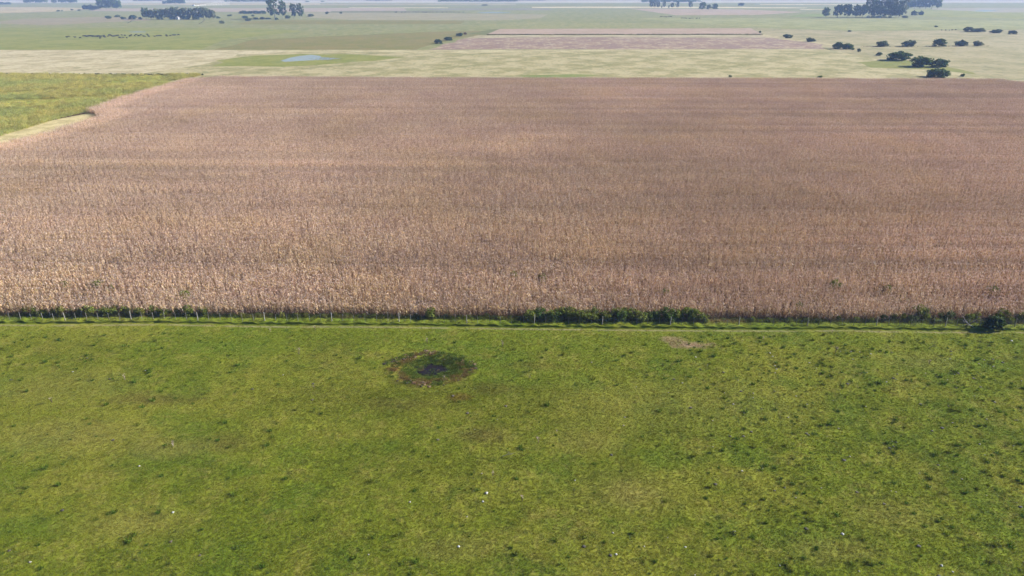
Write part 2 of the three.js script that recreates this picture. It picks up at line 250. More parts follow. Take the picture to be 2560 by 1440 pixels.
sheet(ragged(px([[262, 283], [222, 285], [120, 300], [40, 322], [-30, 340], [-420, 470], [-330, 452], [0, 366], [100, 342], [262, 296]]), 0.8, 5, 31), fieldMat('straw', 30, [1.15, 1.12, 0.95]), 'path', 'pale straw track between the maize and the yellow crop', 'path');

// ---------------------------------------------------------------- water
const waterMat = new THREE.MeshPhysicalMaterial({ color: rgb(0.30, 0.31, 0.26), roughness: 0.25, ior: 1.33, specularIntensity: 0.4 });
function water(list, label, amp = 1.5, name = 'pond') { return sheet(ragged(px(list), amp, 10, 41), waterMat, name, label, 'water'); }
water([[700, 152], [722, 146], [750, 140], [775, 137.5], [795, 140], [800, 143.5], [830, 145.5], [850, 147], [820, 149.6], [780, 150.6], [740, 153], [712, 155]], 'shallow pale blue pond in the green ring behind the maize');
water([[322, 79.6], [345, 78.8], [366, 79.4], [364, 80.8], [340, 81.2], [324, 81]], 'thin sliver of water just behind the black herd', 1);
water([[1190, 31.2], [1220, 30.2], [1262, 30.4], [1282, 31.8], [1240, 32.6], [1200, 32.4]], 'narrow far lagoon in the centre distance', 2);
water([[2432, 27.4], [2456, 25.9], [2486, 26.2], [2500, 27.6], [2470, 28.6], [2440, 28.4]], 'bright white lagoon at the far right', 2);
{
  const g = new THREE.CircleGeometry(1, 40); g.rotateX(-Math.PI / 2); const p = g.attributes.position; for (let i = 0; i < p.count; i++) { const a = Math.atan2(p.getZ(i), p.getX(i)), k = 0.7 + 0.6 * vnoise(a * 2.2 + 30, 4.4) + 0.25 * vnoise(a * 6, 8); p.setX(i, p.getX(i) * 3.0 * k); p.setZ(i, p.getZ(i) * 1.5 * k); }
  const w = new THREE.Mesh(g, new THREE.MeshPhysicalMaterial({ color: rgb(0.016, 0.011, 0.012), roughness: 0.25, ior: 1.33, specularIntensity: 0.5 })); w.position.set(hole.x + 0.5, -0.42 + (fbm(hole.x * 0.06, hole.z * 0.06, 2) - 0.5) * 0.5 + 0.075, hole.z - 0.3);
  add(w, 'waterhole_water', 'dark still water in the muddy hole in the pasture', 'water', null, 'structure');
}

// ---------------------------------------------------------------- pasture grass (stuff) and its tussocks
const grassMat = new THREE.MeshPhysicalMaterial({ color: 0xffffff, vertexColors: true, roughness: 0.95, specularIntensity: 0.1, side: THREE.DoubleSide, transmission: 0.4, thickness: 0 });
function tuft(seed, n, rad, h0, h1, w, spread = 0.6, mound = 0) {
  const r = rng(seed), s = new Soup();
  for (let i = 0; i < n; i++) {
    const a = r() * 6.283, d = Math.sqrt(r()) * rad, x = Math.cos(a) * d, z = Math.sin(a) * d, h = lerp(h0, h1, r()), b = r() * 6.283, lean = (0.25 + r() * spread) * h, t = a + (r() - 0.5) * 2.5, k = 0.8 + r() * 0.4;
    const wx = Math.cos(b) * w / 2, wz = Math.sin(b) * w / 2, mx = x + Math.cos(t) * lean * 0.35, mz = z + Math.sin(t) * lean * 0.35, c = [k * (0.95 + r() * 0.1), k, k * (0.85 + r() * 0.3)];
    s.quad([x - wx, -0.02, z - wz], [x + wx, -0.02, z + wz], [mx + wx * 0.8, h * 0.65, mz + wz * 0.8], [mx - wx * 0.8, h * 0.65, mz - wz * 0.8], c);
    s.tri([mx - wx * 0.8, h * 0.65, mz - wz * 0.8], [mx + wx * 0.8, h * 0.65, mz + wz * 0.8], [x + Math.cos(t) * lean, h, z + Math.sin(t) * lean], c);
  }
  if (mound) for (let i = 0; i < 9; i++) { const a = i * 0.698, b = a + 0.698, R = rad * 1.15; s.tri([0, mound, 0], [Math.cos(b) * R, -0.06, Math.sin(b) * R], [Math.cos(a) * R, -0.06, Math.sin(a) * R], [0.9, 0.9, 0.85]); }
  return s.geo();
}
// visible trapezoid of the pasture, with a margin for a step to the side
const inView = (x, z) => { const depth = -z * Math.cos(PITCH) + EYE * Math.sin(PITCH); return Math.abs(x) < 0.765 * depth + 5; };
{
  const grp = new THREE.Group(), r = rng(501), lists = [[], [], [], []];
  const geos = [tuft(1, 9, 0.10, 0.03, 0.08, 0.02, 0.7), tuft(2, 9, 0.11, 0.03, 0.10, 0.02, 0.6), tuft(3, 9, 0.09, 0.03, 0.08, 0.02, 0.8), tuft(4, 8, 0.12, 0.04, 0.11, 0.022, 0.6)];
  for (let n = 0; n < 640000; n++) {
    const z = lerp(-92, -38, Math.pow(r(), 0.85)), x = lerp(-76, 76, r()); if (!inView(x, z)) continue;
    const v = toUV(x, z)[1]; if (v > 1.6) continue;
    const q = holeR(x, z); if (q < 0.42 || (q > 0.8 && q < 1.1 && r() < 0.5)) continue;
    const track = Math.exp(-(((v + 1.35) / 0.3) ** 2)); if (r() < track * 0.7) continue;
    let c = pastureColor(x, z); const k = 0.78 + r() * 0.5; if (r() < 0.08) c = mixc(c, GC.straw, 0.5); c = [c[0] * k * 1.05, c[1] * k * 1.05, c[2] * k];
    const tall = 0.6 + 0.45 * fbm(x * 0.8 + 30, z * 0.8, 2)  + (q < 0.85 ? 0.9 : 0);
    lists[Math.floor(r() * 4)].push({ x, y: relief(x, z), z, r: r() * 6.283, s: 0.8 + r() * 0.5, sy: tall * (0.7 + r() * 0.5), c });
  }
  lists.forEach((l, i) => instances(geos[i], grassMat, l, 'grass', grp));
  add(grp, 'pasture_grass', 'short grazed grass covering the foreground pasture', 'grass', null, 'stuff');
}
{
  // rank grass under and behind the fence
  const grp = new THREE.Group(), r = rng(611), l1 = [], l2 = [], gA = tuft(11, 14, 0.24, 0.10, 0.28, 0.03, 0.9), gB = tuft(12, 14, 0.25, 0.25, 0.7, 0.035, 0.6);
  for (let n = 0; n < 8500; n++) {
    const u = lerp(-12, 168, r()), v = lerp(-0.5, 2.7, r()), [x, z] = uv2(u, v), dry = smooth(0.45, 0.75, vnoise(u * 0.16, v * 0.3) * 0.7 + vnoise(u * 0.8, v) * 0.3);
    if (v < 0.9 && r() < 0.5) continue;
    let c = mixc([0.118, 0.140, 0.016], v > 0.9 ? [0.30, 0.235, 0.075] : [0.19, 0.185, 0.035], dry * (v > 0.9 ? 0.9 : 0.6)); const k = 0.75 + r() * 0.5; c = [c[0] * k, c[1] * k, c[2] * k];
    (v > 1.2 ? l2 : l1).push({ x, y: relief(x, z), z, r: r() * 6.283, s: 0.7 + r() * 0.5, sy: (0.45 + r() * 0.6), c });
  }
  instances(gA, grassMat, l1, 'grass', grp); instances(gB, grassMat, l2, 'grass', grp);
  add(grp, 'fence_grass', 'uncut green and straw coloured grass strip under the fence', 'grass', null, 'stuff');
}
{
  // darker tussocks: the 300 that show largest are things of their own
  const r = rng(733), geos = [0, 1, 2, 3, 4, 5].map((i) => tuft(900 + i, 52, 0.17 + 0.025 * i, 0.10, 0.34, 0.034, 0.8, 0.12)), mats = [[0.066, 0.114, 0.009], [0.086, 0.132, 0.010], [0.112, 0.148, 0.012], [0.138, 0.152, 0.014]].map((c) => new THREE.MeshPhysicalMaterial({ color: rgb(...c), vertexColors: true, roughness: 0.95, specularIntensity: 0.1, side: THREE.DoubleSide, transmission: 0.35, thickness: 0 }));
  const all = [];
  for (let n = 0; n < 60000 && all.length < 3000; n++) {
    const z = lerp(-89, -40, r()), x = lerp(-74, 74, r()); if (!inView(x, z) || toUV(x, z)[1] > -1.8 || holeR(x, z) < 1.2) continue;
    const dens = 0.16 + 0.7 * smooth(4, 40, x) + 0.5 * smooth(-30, -55, x) * smooth(-74, -82, z) + 0.18 * smooth(-55, -42, z);
    if (r() > dens * (0.6 + 0.4 * smooth(0.3, 0.65, vnoise(x * 0.2, z * 0.2 + 60)))) continue;
    const depth = -z * Math.cos(PITCH) + EYE * Math.sin(PITCH), s = 0.22 + Math.pow(r(), 4) * 1.0;
    all.push({ x, z, s, k: s / depth, sy: s * (0.7 + r() * 0.7), rot: r() * 6.283, g: Math.floor(r() * 6), m: Math.floor(r() * 4) });
  }
  all.sort((a, b) => b.k - a.k);
  for (const t of all.slice(0, 300)) {
    const m = new THREE.Mesh(geos[t.g], mats[t.m]); m.position.set(t.x, relief(t.x, t.z), t.z); m.rotation.y = t.rot; m.scale.set(t.s, t.sy, t.s);
    const far = t.z < -72 ? 'near the fence' : t.z < -54 ? 'halfway to the fence' : 'in the foreground', side = t.x > 45 ? 'at the far right' : t.x > 28 ? 'on the right' : t.x > 12 ? 'right of centre' : t.x < -30 ? 'at the far left' : t.x < -10 ? 'on the left' : 'in the middle', look = `${['darkest green', 'dark green', 'mid green', 'olive green'][t.m]}${t.s > 1.05 ? ' broad' : ''}`, where = `${far} ${side} of the pasture`;
    add(m, 'grass_tussock', `${look} grass tussock ${where}`, 'tussock', `${look} tussocks ${where}`);
  }
  const grp = new THREE.Group(), lists = [[], [], []];
  all.slice(300).forEach((t, i) => lists[i % 3].push({ x: t.x, y: relief(t.x, t.z), z: t.z, r: t.rot, s: t.s, sy: t.sy, c: mats[t.m].color.toArray() }));
  lists.forEach((l, i) => instances(geos[i * 2], grassMat, l, 'tussocks', grp));
  add(grp, 'small_tussocks', 'smaller grass tussocks scattered over the pasture', 'tussocks', null, 'stuff');
}
{
  // clods, pale stones and dung pats
  const lump = (seed, flatness) => { const g = new THREE.IcosahedronGeometry(1, 1), p = g.attributes.position; for (let i = 0; i < p.count; i++) { const x = p.getX(i), y = p.getY(i), z = p.getZ(i), k = 0.72 + 0.56 * vnoise(x * 1.7 + seed, z * 1.7 + y * 1.3 + seed); p.setXYZ(i, x * k, y * k * flatness, z * k); } g.computeVertexNormals(); return g; };
  const stones = [0, 1, 2].map((i) => lump(i * 7 + 2, 0.55)), pats = [0, 1].map((i) => lump(i * 5 + 30, 0.3)), pale = [std(0.36, 0.33, 0.27), std(0.30, 0.26, 0.21), std(0.36, 0.34, 0.30)], dark = [std(0.045, 0.036, 0.024), std(0.075, 0.058, 0.036)];
  const named = [[1216, 1233, 0.28, 'largest white stone in the middle of the pasture'], [1207, 1254, 0.2, 'white stone just below the largest white stone'], [433, 1283, 0.22, 'flat white stone in the lower left of the pasture'], [1971, 1042, 0.16, 'white stone in the upper right of the rough pasture'], [2105, 1338, 0.26, 'white stone in the lower right of the rough pasture'], [2353, 1416, 0.2, 'white stone near the lower right corner'], [2528, 853, 0.3, 'pale stone near the fence at the right edge'], [1146, 1367, 0.22, 'dun stone at the bottom centre'], [1540, 1388, 0.2, 'grey white stone at the bottom right of centre']];
  const r = rng(881);
  const zone = (x, z) => `${z < -70 ? 'near the fence' : z < -54 ? 'halfway to the fence' : 'in the foreground'} ${x > 40 ? 'at the far right' : x > 24 ? 'on the right' : x > 8 ? 'right of centre' : x < -24 ? 'at the far left' : x < -8 ? 'on the left' : 'in the middle'} of the pasture`;
  const put = (g, m, x, z, s, name, label, cat, group) => { const o = new THREE.Mesh(g, m); o.position.set(x, relief(x, z) + 0.02 + s * 0.1, z); o.rotation.y = r() * 6.28; o.scale.setScalar(s); add(o, name, label, cat, group); };
  for (const [a, b, s, label] of named) { const g = G(a, b); put(stones[0], pale[2], g.x, g.z, s * 0.62, 'pale_stone', label, 'stone'); }
  for (let n = 0, k = 0; n < 4000 && k < 110; n++) {
    const z = lerp(-84, -41, r()), x = lerp(-68, 68, r()); if (!inView(x, z) || r() > 0.12 + 0.8 * smooth(0, 36, x)) continue; k++;
    put(stones[k % 3], pale[k % 2], x, z, 0.05 + r() * 0.075, 'small_stone', `small ${k % 2 ? 'dun' : 'pale'} stone ${zone(x, z)}`, 'stone', `small ${k % 2 ? 'dun' : 'pale'} stones ${zone(x, z)}`);
  }
  for (let n = 0, k = 0; n < 4000 && k < 80; n++) {
    const z = lerp(-84, -41, r()), x = lerp(-68, 68, r()); if (!inView(x, z) || r() > 0.3 + 0.6 * smooth(0, 36, x)) continue; k++;
    put(pats[k % 2], dark[k % 2], x, z, 0.10 + r() * 0.10, 'dung_pat', `${k % 2 ? 'brown' : 'blackish'} dung pat ${zone(x, z)}`, 'dung pat', `${k % 2 ? 'brown' : 'blackish'} dung pats ${zone(x, z)}`);
  }
  const grp = new THREE.Group(), lists = [[], []];
  for (let n = 0; n < 170; n++) { const a = r() * 6.283, q = 0.82 + r() * 0.34 + 0.14 * (vnoise(a * 3, 2) - 0.5), x = hole.x + Math.cos(a) * 5.3 * q, z = hole.z + Math.sin(a) * 3.9 * q, c = r() < 0.5 ? [0.05, 0.033, 0.02] : [0.14, 0.085, 0.04]; if (vnoise(a * 2.2, 9) < 0.3 + r() * 0.3) continue; lists[n % 2].push({ x, y: relief(x, z), z, r: r() * 6.28, s: 0.08 + r() * r() * 0.34, sy: 0.06 + r() * 0.16, c }); }
  const sedge = [[], []];
  for (let n = 0; n < 900; n++) { const a = r() * 6.283, q = Math.sqrt(r()) * 1.12, x = hole.x + Math.cos(a) * 5.3 * q, z = hole.z + Math.sin(a) * 3.9 * q, wet = Math.hypot((x - hole.x - 0.5) / 2.6, (z - hole.z + 0.4) / 1.1); if (wet < 0.9 && r() < 0.8) continue; const t = r(), rimmed = q > 0.7 && vnoise(a * 3 + 7, q * 4) > 0.55, c = rimmed ? mixc([0.17, 0.085, 0.03], [0.22, 0.17, 0.05], t) : mixc([0.055, 0.10, 0.012], [0.13, 0.165, 0.02], t); sedge[n % 2].push({ x, y: relief(x, z), z, r: r() * 6.28, s: 0.5 + r() * 0.6, sy: 0.2 + r() * 0.45, c }); }
  const sg = new THREE.Group(); sedge.forEach((l, i) => instances(tuft(950 + i, 22, 0.24, 0.15, 0.5, 0.034, 0.7), grassMat, l, 'sedge', sg)); add(sg, 'waterhole_sedge', 'dark green and rusty sedge growing in and around the waterhole', 'sedge', null, 'stuff');
  const cm = std(1, 1, 1, 0.95); lists.forEach((l, i) => instances(stones[i], cm, l, 'clods', grp));
  add(grp, 'mud_clods', 'trampled brown mud clods ringing the waterhole', 'mud', null, 'stuff');
}

// ---------------------------------------------------------------- maize
const leafMat = new THREE.MeshPhysicalMaterial({ color: 0xffffff, vertexColors: true, roughness: 0.95, specularIntensity: 0.1, side: THREE.DoubleSide, transmission: 0.28, thickness: 0 });
const TAN = [[0.52, 0.362, 0.245], [0.58, 0.428, 0.310], [0.42, 0.275, 0.165], [0.52, 0.365, 0.165], [0.31, 0.185, 0.12], [0.57, 0.410, 0.325]];
function maizePlant(s, r, x0, z0) {
  const h = 1.9 + r() * 0.26, lx = (r() - 0.5) * 0.2, lz = (r() - 0.5) * 0.2, at = (y) => [x0 + lx * (y / h) ** 1.6, y, z0 + lz * (y / h) ** 1.6];
  const own = 0.78 + r() * 0.44, stalk = TAN[r() < 0.5 ? 3 : 2], w = 0.016, b = r() * 3;
  for (let k = 0; k < 3; k++) { const a1 = b + k * 2.094, a2 = a1 + 2.094, T = at(h * 0.95); s.quad([x0 + Math.cos(a1) * w, -0.05, z0 + Math.sin(a1) * w], [x0 + Math.cos(a2) * w, -0.05, z0 + Math.sin(a2) * w], [T[0] + Math.cos(a2) * 0.008, T[1], T[2] + Math.sin(a2) * 0.008], [T[0] + Math.cos(a1) * 0.008, T[1], T[2] + Math.sin(a1) * 0.008], stalk); }
  const n = 9 + Math.floor(r() * 3), az = r() * 6.283;
  for (let k = 0; k < n; k++) {
    const y = lerp(0.35, h * 0.92, (k + 0.3 * r()) / n), a = az + k * 3.14 + (r() - 0.5) * 1.5, L = 0.42 + r() * 0.32, W = 0.07 + r() * 0.045, P = at(y), dx = Math.cos(a), dz = Math.sin(a), sx = -dz * W / 2, sz = dx * W / 2;
    const rise = r() < 0.45 ? 0.12 : -0.06, out = L * (0.3 + r() * 0.35), drop = L * (0.5 + r() * 0.45), twist = (r() - 0.5) * 0.05, base = TAN[Math.floor(r() * TAN.length)], kk = (0.85 + r() * 0.3) * own, c = [base[0] * kk, base[1] * kk, base[2] * kk];
    const m1 = [P[0] + dx * out * 0.5, y + rise, P[2] + dz * out * 0.5], m2 = [P[0] + dx * out * 0.95, y + rise - drop * 0.35, P[2] + dz * out * 0.95], tip = [P[0] + dx * out * 1.02 + twist, y + rise - drop, P[2] + dz * out * 1.02 + twist];
    s.quad([P[0] - sx * 0.6, y, P[2] - sz * 0.6], [P[0] + sx * 0.6, y, P[2] + sz * 0.6], [m1[0] + sx, m1[1], m1[2] + sz], [m1[0] - sx, m1[1], m1[2] - sz], c);
    s.quad([m1[0] - sx, m1[1], m1[2] - sz], [m1[0] + sx, m1[1], m1[2] + sz], [m2[0] + sx * 0.8, m2[1], m2[2] + sz * 0.8], [m2[0] - sx * 0.8, m2[1], m2[2] - sz * 0.8], c);
    s.tri([m2[0] - sx * 0.8, m2[1], m2[2] - sz * 0.8], [m2[0] + sx * 0.8, m2[1], m2[2] + sz * 0.8], tip, c);
  }
  const T = at(h * 0.95), tc = [0.54, 0.395, 0.325];
  for (let k = 0; k < 8; k++) { const a = r() * 6.283, o = 0.05 + r() * 0.16, up = 0.10 + r() * 0.2, e = r() * 3.14, ex = Math.cos(e) * 0.022, ez = Math.sin(e) * 0.022; s.tri([T[0] - ex, T[1] - 0.05, T[2] - ez], [T[0] + ex, T[1] - 0.05, T[2] + ez], [T[0] + Math.cos(a) * o, T[1] + up, T[2] + Math.sin(a) * o], tc); }
  const ey = 0.8 + r() * 0.3, ea = az + 1, E0 = at(ey), ex = E0[0] + Math.cos(ea) * 0.07, ez = E0[2] + Math.sin(ea) * 0.07, ec = [0.52, 0.42, 0.24];
  for (let k = 0; k < 3; k++) { const a1 = k * 2.094, a2 = a1 + 2.094, A = [ex + Math.cos(a1) * 0.028, ey, ez + Math.sin(a1) * 0.028], B = [ex + Math.cos(a2) * 0.028, ey, ez + Math.sin(a2) * 0.028]; s.tri(A, B, [ex + Math.cos(ea) * 0.03, ey - 0.13, ez + Math.sin(ea) * 0.03], ec); s.tri(A, B, [ex - Math.cos(ea) * 0.05, ey + 0.1, ez - Math.sin(ea) * 0.05], ec); }
}
const maizeTone = (x, z) => {
  const a = fbm(x * 0.022 + 5, z * 0.022, 3), b = fbm(x * 0.08 + 50, z * 0.08, 3), k = 0.80 + 0.44 * a * 0.6 + 0.44 * b * 0.4;
  let c = [k, k * lerp(0.97, 1.02, b), k * lerp(0.95, 1.03, a)];
  const y = smooth(0.58, 0.72, fbm(x * 0.05 + 90, z * 0.05 + 40, 3)); return mixc(c, [k * 1.02, k * 1.0, k * 0.82], y * 0.35);
};
const weedSpots = [];
{
  const segL = 2.8, row = 0.7, geos = [];
  for (let v = 0; v < 8; v++) { const s = new Soup(), r = rng(3000 + v); for (let k = 0; k < 8; k++) { if (r() < 0.06) continue; maizePlant(s, r, -segL / 2 + (k + r()) / 8 * segL, (r() - 0.5) * 0.2); }; geos.push(s.geo()); }
  const lists = geos.map(() => []), r = rng(3111);
  const rim = px([[470, 203], [400, 223], [300, 253], [222, 281], [258, 297.5], [100, 347], [0, 371], [-240, 430]]);
  const toRim = (x, z) => { let d = 1e9; for (let i = 0; i + 1 < rim.length; i++) { const [ax, az] = rim[i], [bx, bz] = rim[i + 1], vx = bx - ax, vz = bz - az, t = clamp(((x - ax) * vx + (z - az) * vz) / (vx * vx + vz * vz)); d = Math.min(d, Math.hypot(x - ax - vx * t, z - az - vz * t)); } return d; };
  for (let j = 0; j < 470; j++) for (let i = -170; i < 260; i++) {
    const u = (i + 0.37 * (j % 3)) * segL, v = 2.2 + j * row, [x, z] = uv2(u, v);
    if (z < -420) break;
    const depth = -z * Math.cos(PITCH) + EYE * Math.sin(PITCH); if (Math.abs(x) > 0.755 * depth + 14) continue;
    if (!inside(MAIZE, x, z) || r() < 0.02 || v < 1.8 + 2.0 * (vnoise(u * 0.13, 3) - 0.35)) continue;
    const jit = (r() - 0.5) * 0.14, c = maizeTone(x, z), drill = vnoise(j * 0.83 + 3, u * 0.006) * 0.6 + vnoise(Math.floor(j / 8) * 3.7 + 40, u * 0.004) * 0.4, k = (0.93 + r() * 0.14) * (0.78 + 0.48 * drill) * (1 + 0.2 * (1 - smooth(9, 11, toRim(x, z)))), gap = smooth(0.62, 0.76, fbm(x * 0.12 + 300, z * 0.12, 3)) * 0.14;
    lists[Math.floor(r() * 8)].push({ x, y: 0, z: z + jit, r: FROT + (r() < 0.5 ? Math.PI : 0), s: 0.97 + r() * 0.08, sy: (0.95 + r() * 0.1) * (0.88 + 0.22 * drill) * (1 - gap) * (j % 16 === 9 ? 0.82 : 1), c: [c[0] * k, c[1] * k, c[2] * k], tx: (r() - 0.5) * 0.06, tz: (r() - 0.5) * 0.04 });
  }
  const grp = new THREE.Group(); lists.forEach((l, i) => instances(geos[i], leafMat, l, 'maize_rows', grp));
  add(grp, 'maize_field', 'ripe dry maize filling the wide brown field behind the fence', 'maize', null, 'stuff');
  // the front plants, each on its own
  const solo = [0, 1, 2, 3, 4, 5, 6, 7].map((v) => { const s = new Soup(); maizePlant(s, rng(4000 + v), 0, 0); return s.geo(); });
  for (let i = 0; i < 290; i++) {
    const u = -6 + i * 0.58 + (r() - 0.5) * 0.3, v = 1.5 + r() * 0.8 + Math.max(0, 1.8 * (vnoise(u * 0.13, 3) - 0.35)), [x, z] = uv2(u, v); if (!inView(x, z)) continue;
    const m = new THREE.Mesh(solo[Math.floor(r() * 8)], leafMat); m.position.set(x, 0, z); m.rotation.set((r() - 0.5) * 0.24, r() * 6.28, (r() - 0.5) * 0.24); m.scale.set(1, 0.8 + r() * 0.25, 1);
    const nth = ['first', 'second', 'third', 'fourth', 'fifth', 'sixth', 'seventh', 'eighth', 'ninth', 'tenth', 'eleventh', 'twelfth', 'thirteenth', 'fourteenth', 'fifteenth'][clamp(Math.round((u - postAt) / postGap), 0, 14)], part_ = `behind the ${nth} thick fence post from the left`;
    add(m, 'maize_plant', `dry maize plant in the front row ${part_}`, 'maize plant', `front row maize ${part_}`);
  }
}
{
  // yellow green crop on the left
  const r = rng(5200), geos = [];
  for (let v = 0; v < 4; v++) { const s = new Soup(); for (let k = 0; k < 34; k++) { const x = (r() - 0.5) * 2.2, z = (r() - 0.5) * 2.2, h = 0.5 + r() * 0.6, t = r(), c = t < 0.66 ? [0.52, 0.465, 0.11] : t < 0.82 ? [0.33, 0.35, 0.09] : [0.57, 0.49, 0.19]; for (let n = 0; n < 7; n++) { const a = r() * 6.283, y = h * (0.25 + 0.75 * r()), L = 0.12 + r() * 0.16, wv = 0.05, dx = Math.cos(a), dz = Math.sin(a); s.quad([x, y - 0.1, z], [x + dx * L - dz * wv, y, z + dz * L + dx * wv], [x + dx * L * 1.6, y + 0.1 * (r() - 0.3), z + dz * L * 1.6], [x + dx * L + dz * wv, y, z + dz * L - dx * wv], c); } } geos.push(s.geo()); }
  const lists = geos.map(() => []);
  for (let x = -330; x < -60; x += 1.7) for (let z = -425; z < -150; z += 1.7) {
    if (!inside(CROP, x, z) || !inView(x + 10, z)) continue;
    const low = smooth(0.57, 0.68, fbm(x * 0.03 + 11, z * 0.045, 3)); if (r() < low * 0.85) continue;
    const g = smooth(0.4, 0.65, fbm(x * 0.05 + 31, z * 0.05, 3)), k = 0.68 + r() * 0.5;
    lists[Math.floor(r() * 4)].push({ x: x + r(), y: 0, z: z + r(), r: r() * 6.283, s: 1, sy: (1.35 - low * 0.6) * (0.6 + r() * 0.9), c: [k * lerp(1.05, 0.86, g), k * lerp(1, 0.95, g), k] });
  }
  const grp = new THREE.Group(); lists.forEach((l, i) => instances(geos[i], leafMat, l, 'crop', grp));
  add(grp, 'yellow_crop', 'yellow green leafy crop in the field at left', 'crop', null, 'stuff');
}

// ---------------------------------------------------------------- fence
{
  const fence = new THREE.Group(), r = rng(6100), wood = [std(0.27, 0.245, 0.21, 0.9), std(0.19, 0.17, 0.145, 0.9)], wireM = std(0.22, 0.22, 0.22, 0.5, { metalness: 0.8 });
  const post = new THREE.CylinderGeometry(0.055, 0.068, 1.55, 7), bat = new THREE.BoxGeometry(0.05, 1.2, 0.035), pitch = postGap, first = postAt;
  const tops = [];
  for (let k = -2; k < 18; k++) {
    const u0 = first + k * pitch, lean = (r() - 0.5) * 0.06, [x, z] = uv2(u0, 0), y = relief(x, z);
    if (!inView(x, z) && Math.abs(x) > 90) continue;
    const m = part('post', post, wood[0], fence); m.position.set(x, y + 0.62, z); m.rotation.set((r() - 0.5) * 0.05, r() * 6, lean); m.scale.y = 0.95 + r() * 0.12; tops.push([u0, y]);
    for (let b = 1; b < 6; b++) { const u = u0 + pitch * (b + (r() - 0.5) * 0.08) / 6, [bx, bz] = uv2(u, 0), by = relief(bx, bz), o = part('batten', bat, wood[r() < 0.6 ? 0 : 1], fence); o.position.set(bx, Math.max(by, y - 0.1) + 0.62 + (r() - 0.5) * 0.06, bz); o.rotation.set((r() - 0.5) * 0.06, FROT + (r() - 0.5) * 0.3, (r() - 0.5) * 0.09); }
  }
  for (const hgt of [0.25, 0.48, 0.7, 0.92, 1.14]) { const pts = tops.map(([u, y]) => { const [x, z] = uv2(u, -0.05); return new THREE.Vector3(x, y + hgt, z); }); part('wire', new THREE.TubeGeometry(new THREE.CatmullRomCurve3(pts), 120, 0.006, 3), wireM, fence); }
  add(fence, 'wire_fence', 'wire fence with pale wooden posts and battens along the maize', 'fence');
}

// ---------------------------------------------------------------- trees, shrubs and weeds
const barkMat = std(0.20, 0.165, 0.13, 0.95), barkPale = std(0.36, 0.31, 0.26, 0.9);
function crownGeo(seed, { lobes, leaf, perLobe, shape }) {        // unit crown: x,z in -0.5..0.5, y in 0..1; leaf is relative to its height
  const r = rng(seed), s = new Soup();
  for (let k = 0; k < lobes; k++) {
    const [cx, cy, cz, lr] = shape(r, k, lobes), tone = 0.82 + r() * 0.4, warm = 0.94 + r() * 0.14;
    for (let n = 0; n < perLobe; n++) {
      const th = r() * 6.283, ph = Math.acos(2 * r() - 1), q = lr * (0.55 + 0.5 * Math.pow(r(), 0.6)), nx = Math.sin(ph) * Math.cos(th), ny = Math.cos(ph), nz = Math.sin(ph) * Math.sin(th);
      const x = cx + nx * q, y = cy + ny * q * 0.85, z = cz + nz * q; if (y < 0.01) continue;
      const L = leaf * (0.6 + r() * 0.8), a = new THREE.Vector3(r() - 0.5, r() - 0.5, r() - 0.5).normalize(), b = new THREE.Vector3(nx + (r() - 0.5) * 1.6, ny + (r() - 0.5) * 1.6, nz + (r() - 0.5) * 1.6).normalize().cross(a).normalize(), t = tone * (0.85 + r() * 0.3), c = [t * warm, t, t * 0.95];
      const ax = a.x * L * 0.5, ay = a.y * L * 0.5, az = a.z * L * 0.5, bx = b.x * L * 0.32, by = b.y * L * 0.32, bz = b.z * L * 0.32;
      s.quad([x - ax, y - ay, z - az], [x + bx, y + by, z + bz], [x + ax, y + ay, z + az], [x - bx, y - by, z - bz], c);
    }
  }
  return s.geo();
}
const SHAPE = {
  round: (r) => { const a = r() * 6.283, d = Math.sqrt(r()) * 0.40, y = 0.09 + r() * 0.72 * (1 - d * 1.2); return [Math.cos(a) * d, y, Math.sin(a) * d, 0.08 + r() * r() * 0.14]; },
  dome: (r) => { const a = r() * 6.283, d = Math.sqrt(r()) * 0.38, y = 0.07 + r() * 0.80 * Math.sqrt(1 - d * d * 5.5 * 0.9); return [Math.cos(a) * d, y, Math.sin(a) * d, 0.08 + r() * r() * 0.12]; },
  euc: (r, k, n) => { const y = 0.22 + 0.7 * ((k + r()) / n), w = 0.10 + 0.30 * Math.sin(Math.PI * clamp((y - 0.12) / 0.95)), a = r() * 6.283, d = Math.sqrt(r()) * w; return [Math.cos(a) * d, y, Math.sin(a) * d, 0.05 + r() * 0.045]; },
  tree: (r) => { const a = r() * 6.283, y = 0.2 + r() * 0.68, w = 0.40 * Math.sqrt(clamp(1 - ((y - 0.5) / 0.5) ** 2, 0.08, 1)), d = Math.sqrt(r()) * w; return [Math.cos(a) * d, y, Math.sin(a) * d, 0.08 + r() * 0.06]; },
  weed: (r, k, n) => { const a = r() * 6.283, d = Math.sqrt(r()) * 0.34, y = 0.1 + r() * 0.75 * (1 - d); return [Math.cos(a) * d, y, Math.sin(a) * d, 0.09 + r() * 0.07]; },
};
const variants = (kind, n, o) => Array.from({ length: n }, (_, i) => crownGeo(7000 + kind.length * 311 + kind.charCodeAt(0) * 13 + i * 17, { ...o, shape: SHAPE[kind] }));
const CROWN = {
  round: variants('round', 4, { lobes: 46, perLobe: 44, leaf: 0.105 }), dome: variants('dome', 3, { lobes: 52, perLobe: 44, leaf: 0.105 }), euc: variants('euc', 4, { lobes: 52, perLobe: 36, leaf: 0.075 }),
  tree: variants('tree', 5, { lobes: 44, perLobe: 36, leaf: 0.10 }), weed: variants('weed', 4, { lobes: 26, perLobe: 34, leaf: 0.085 }),
};
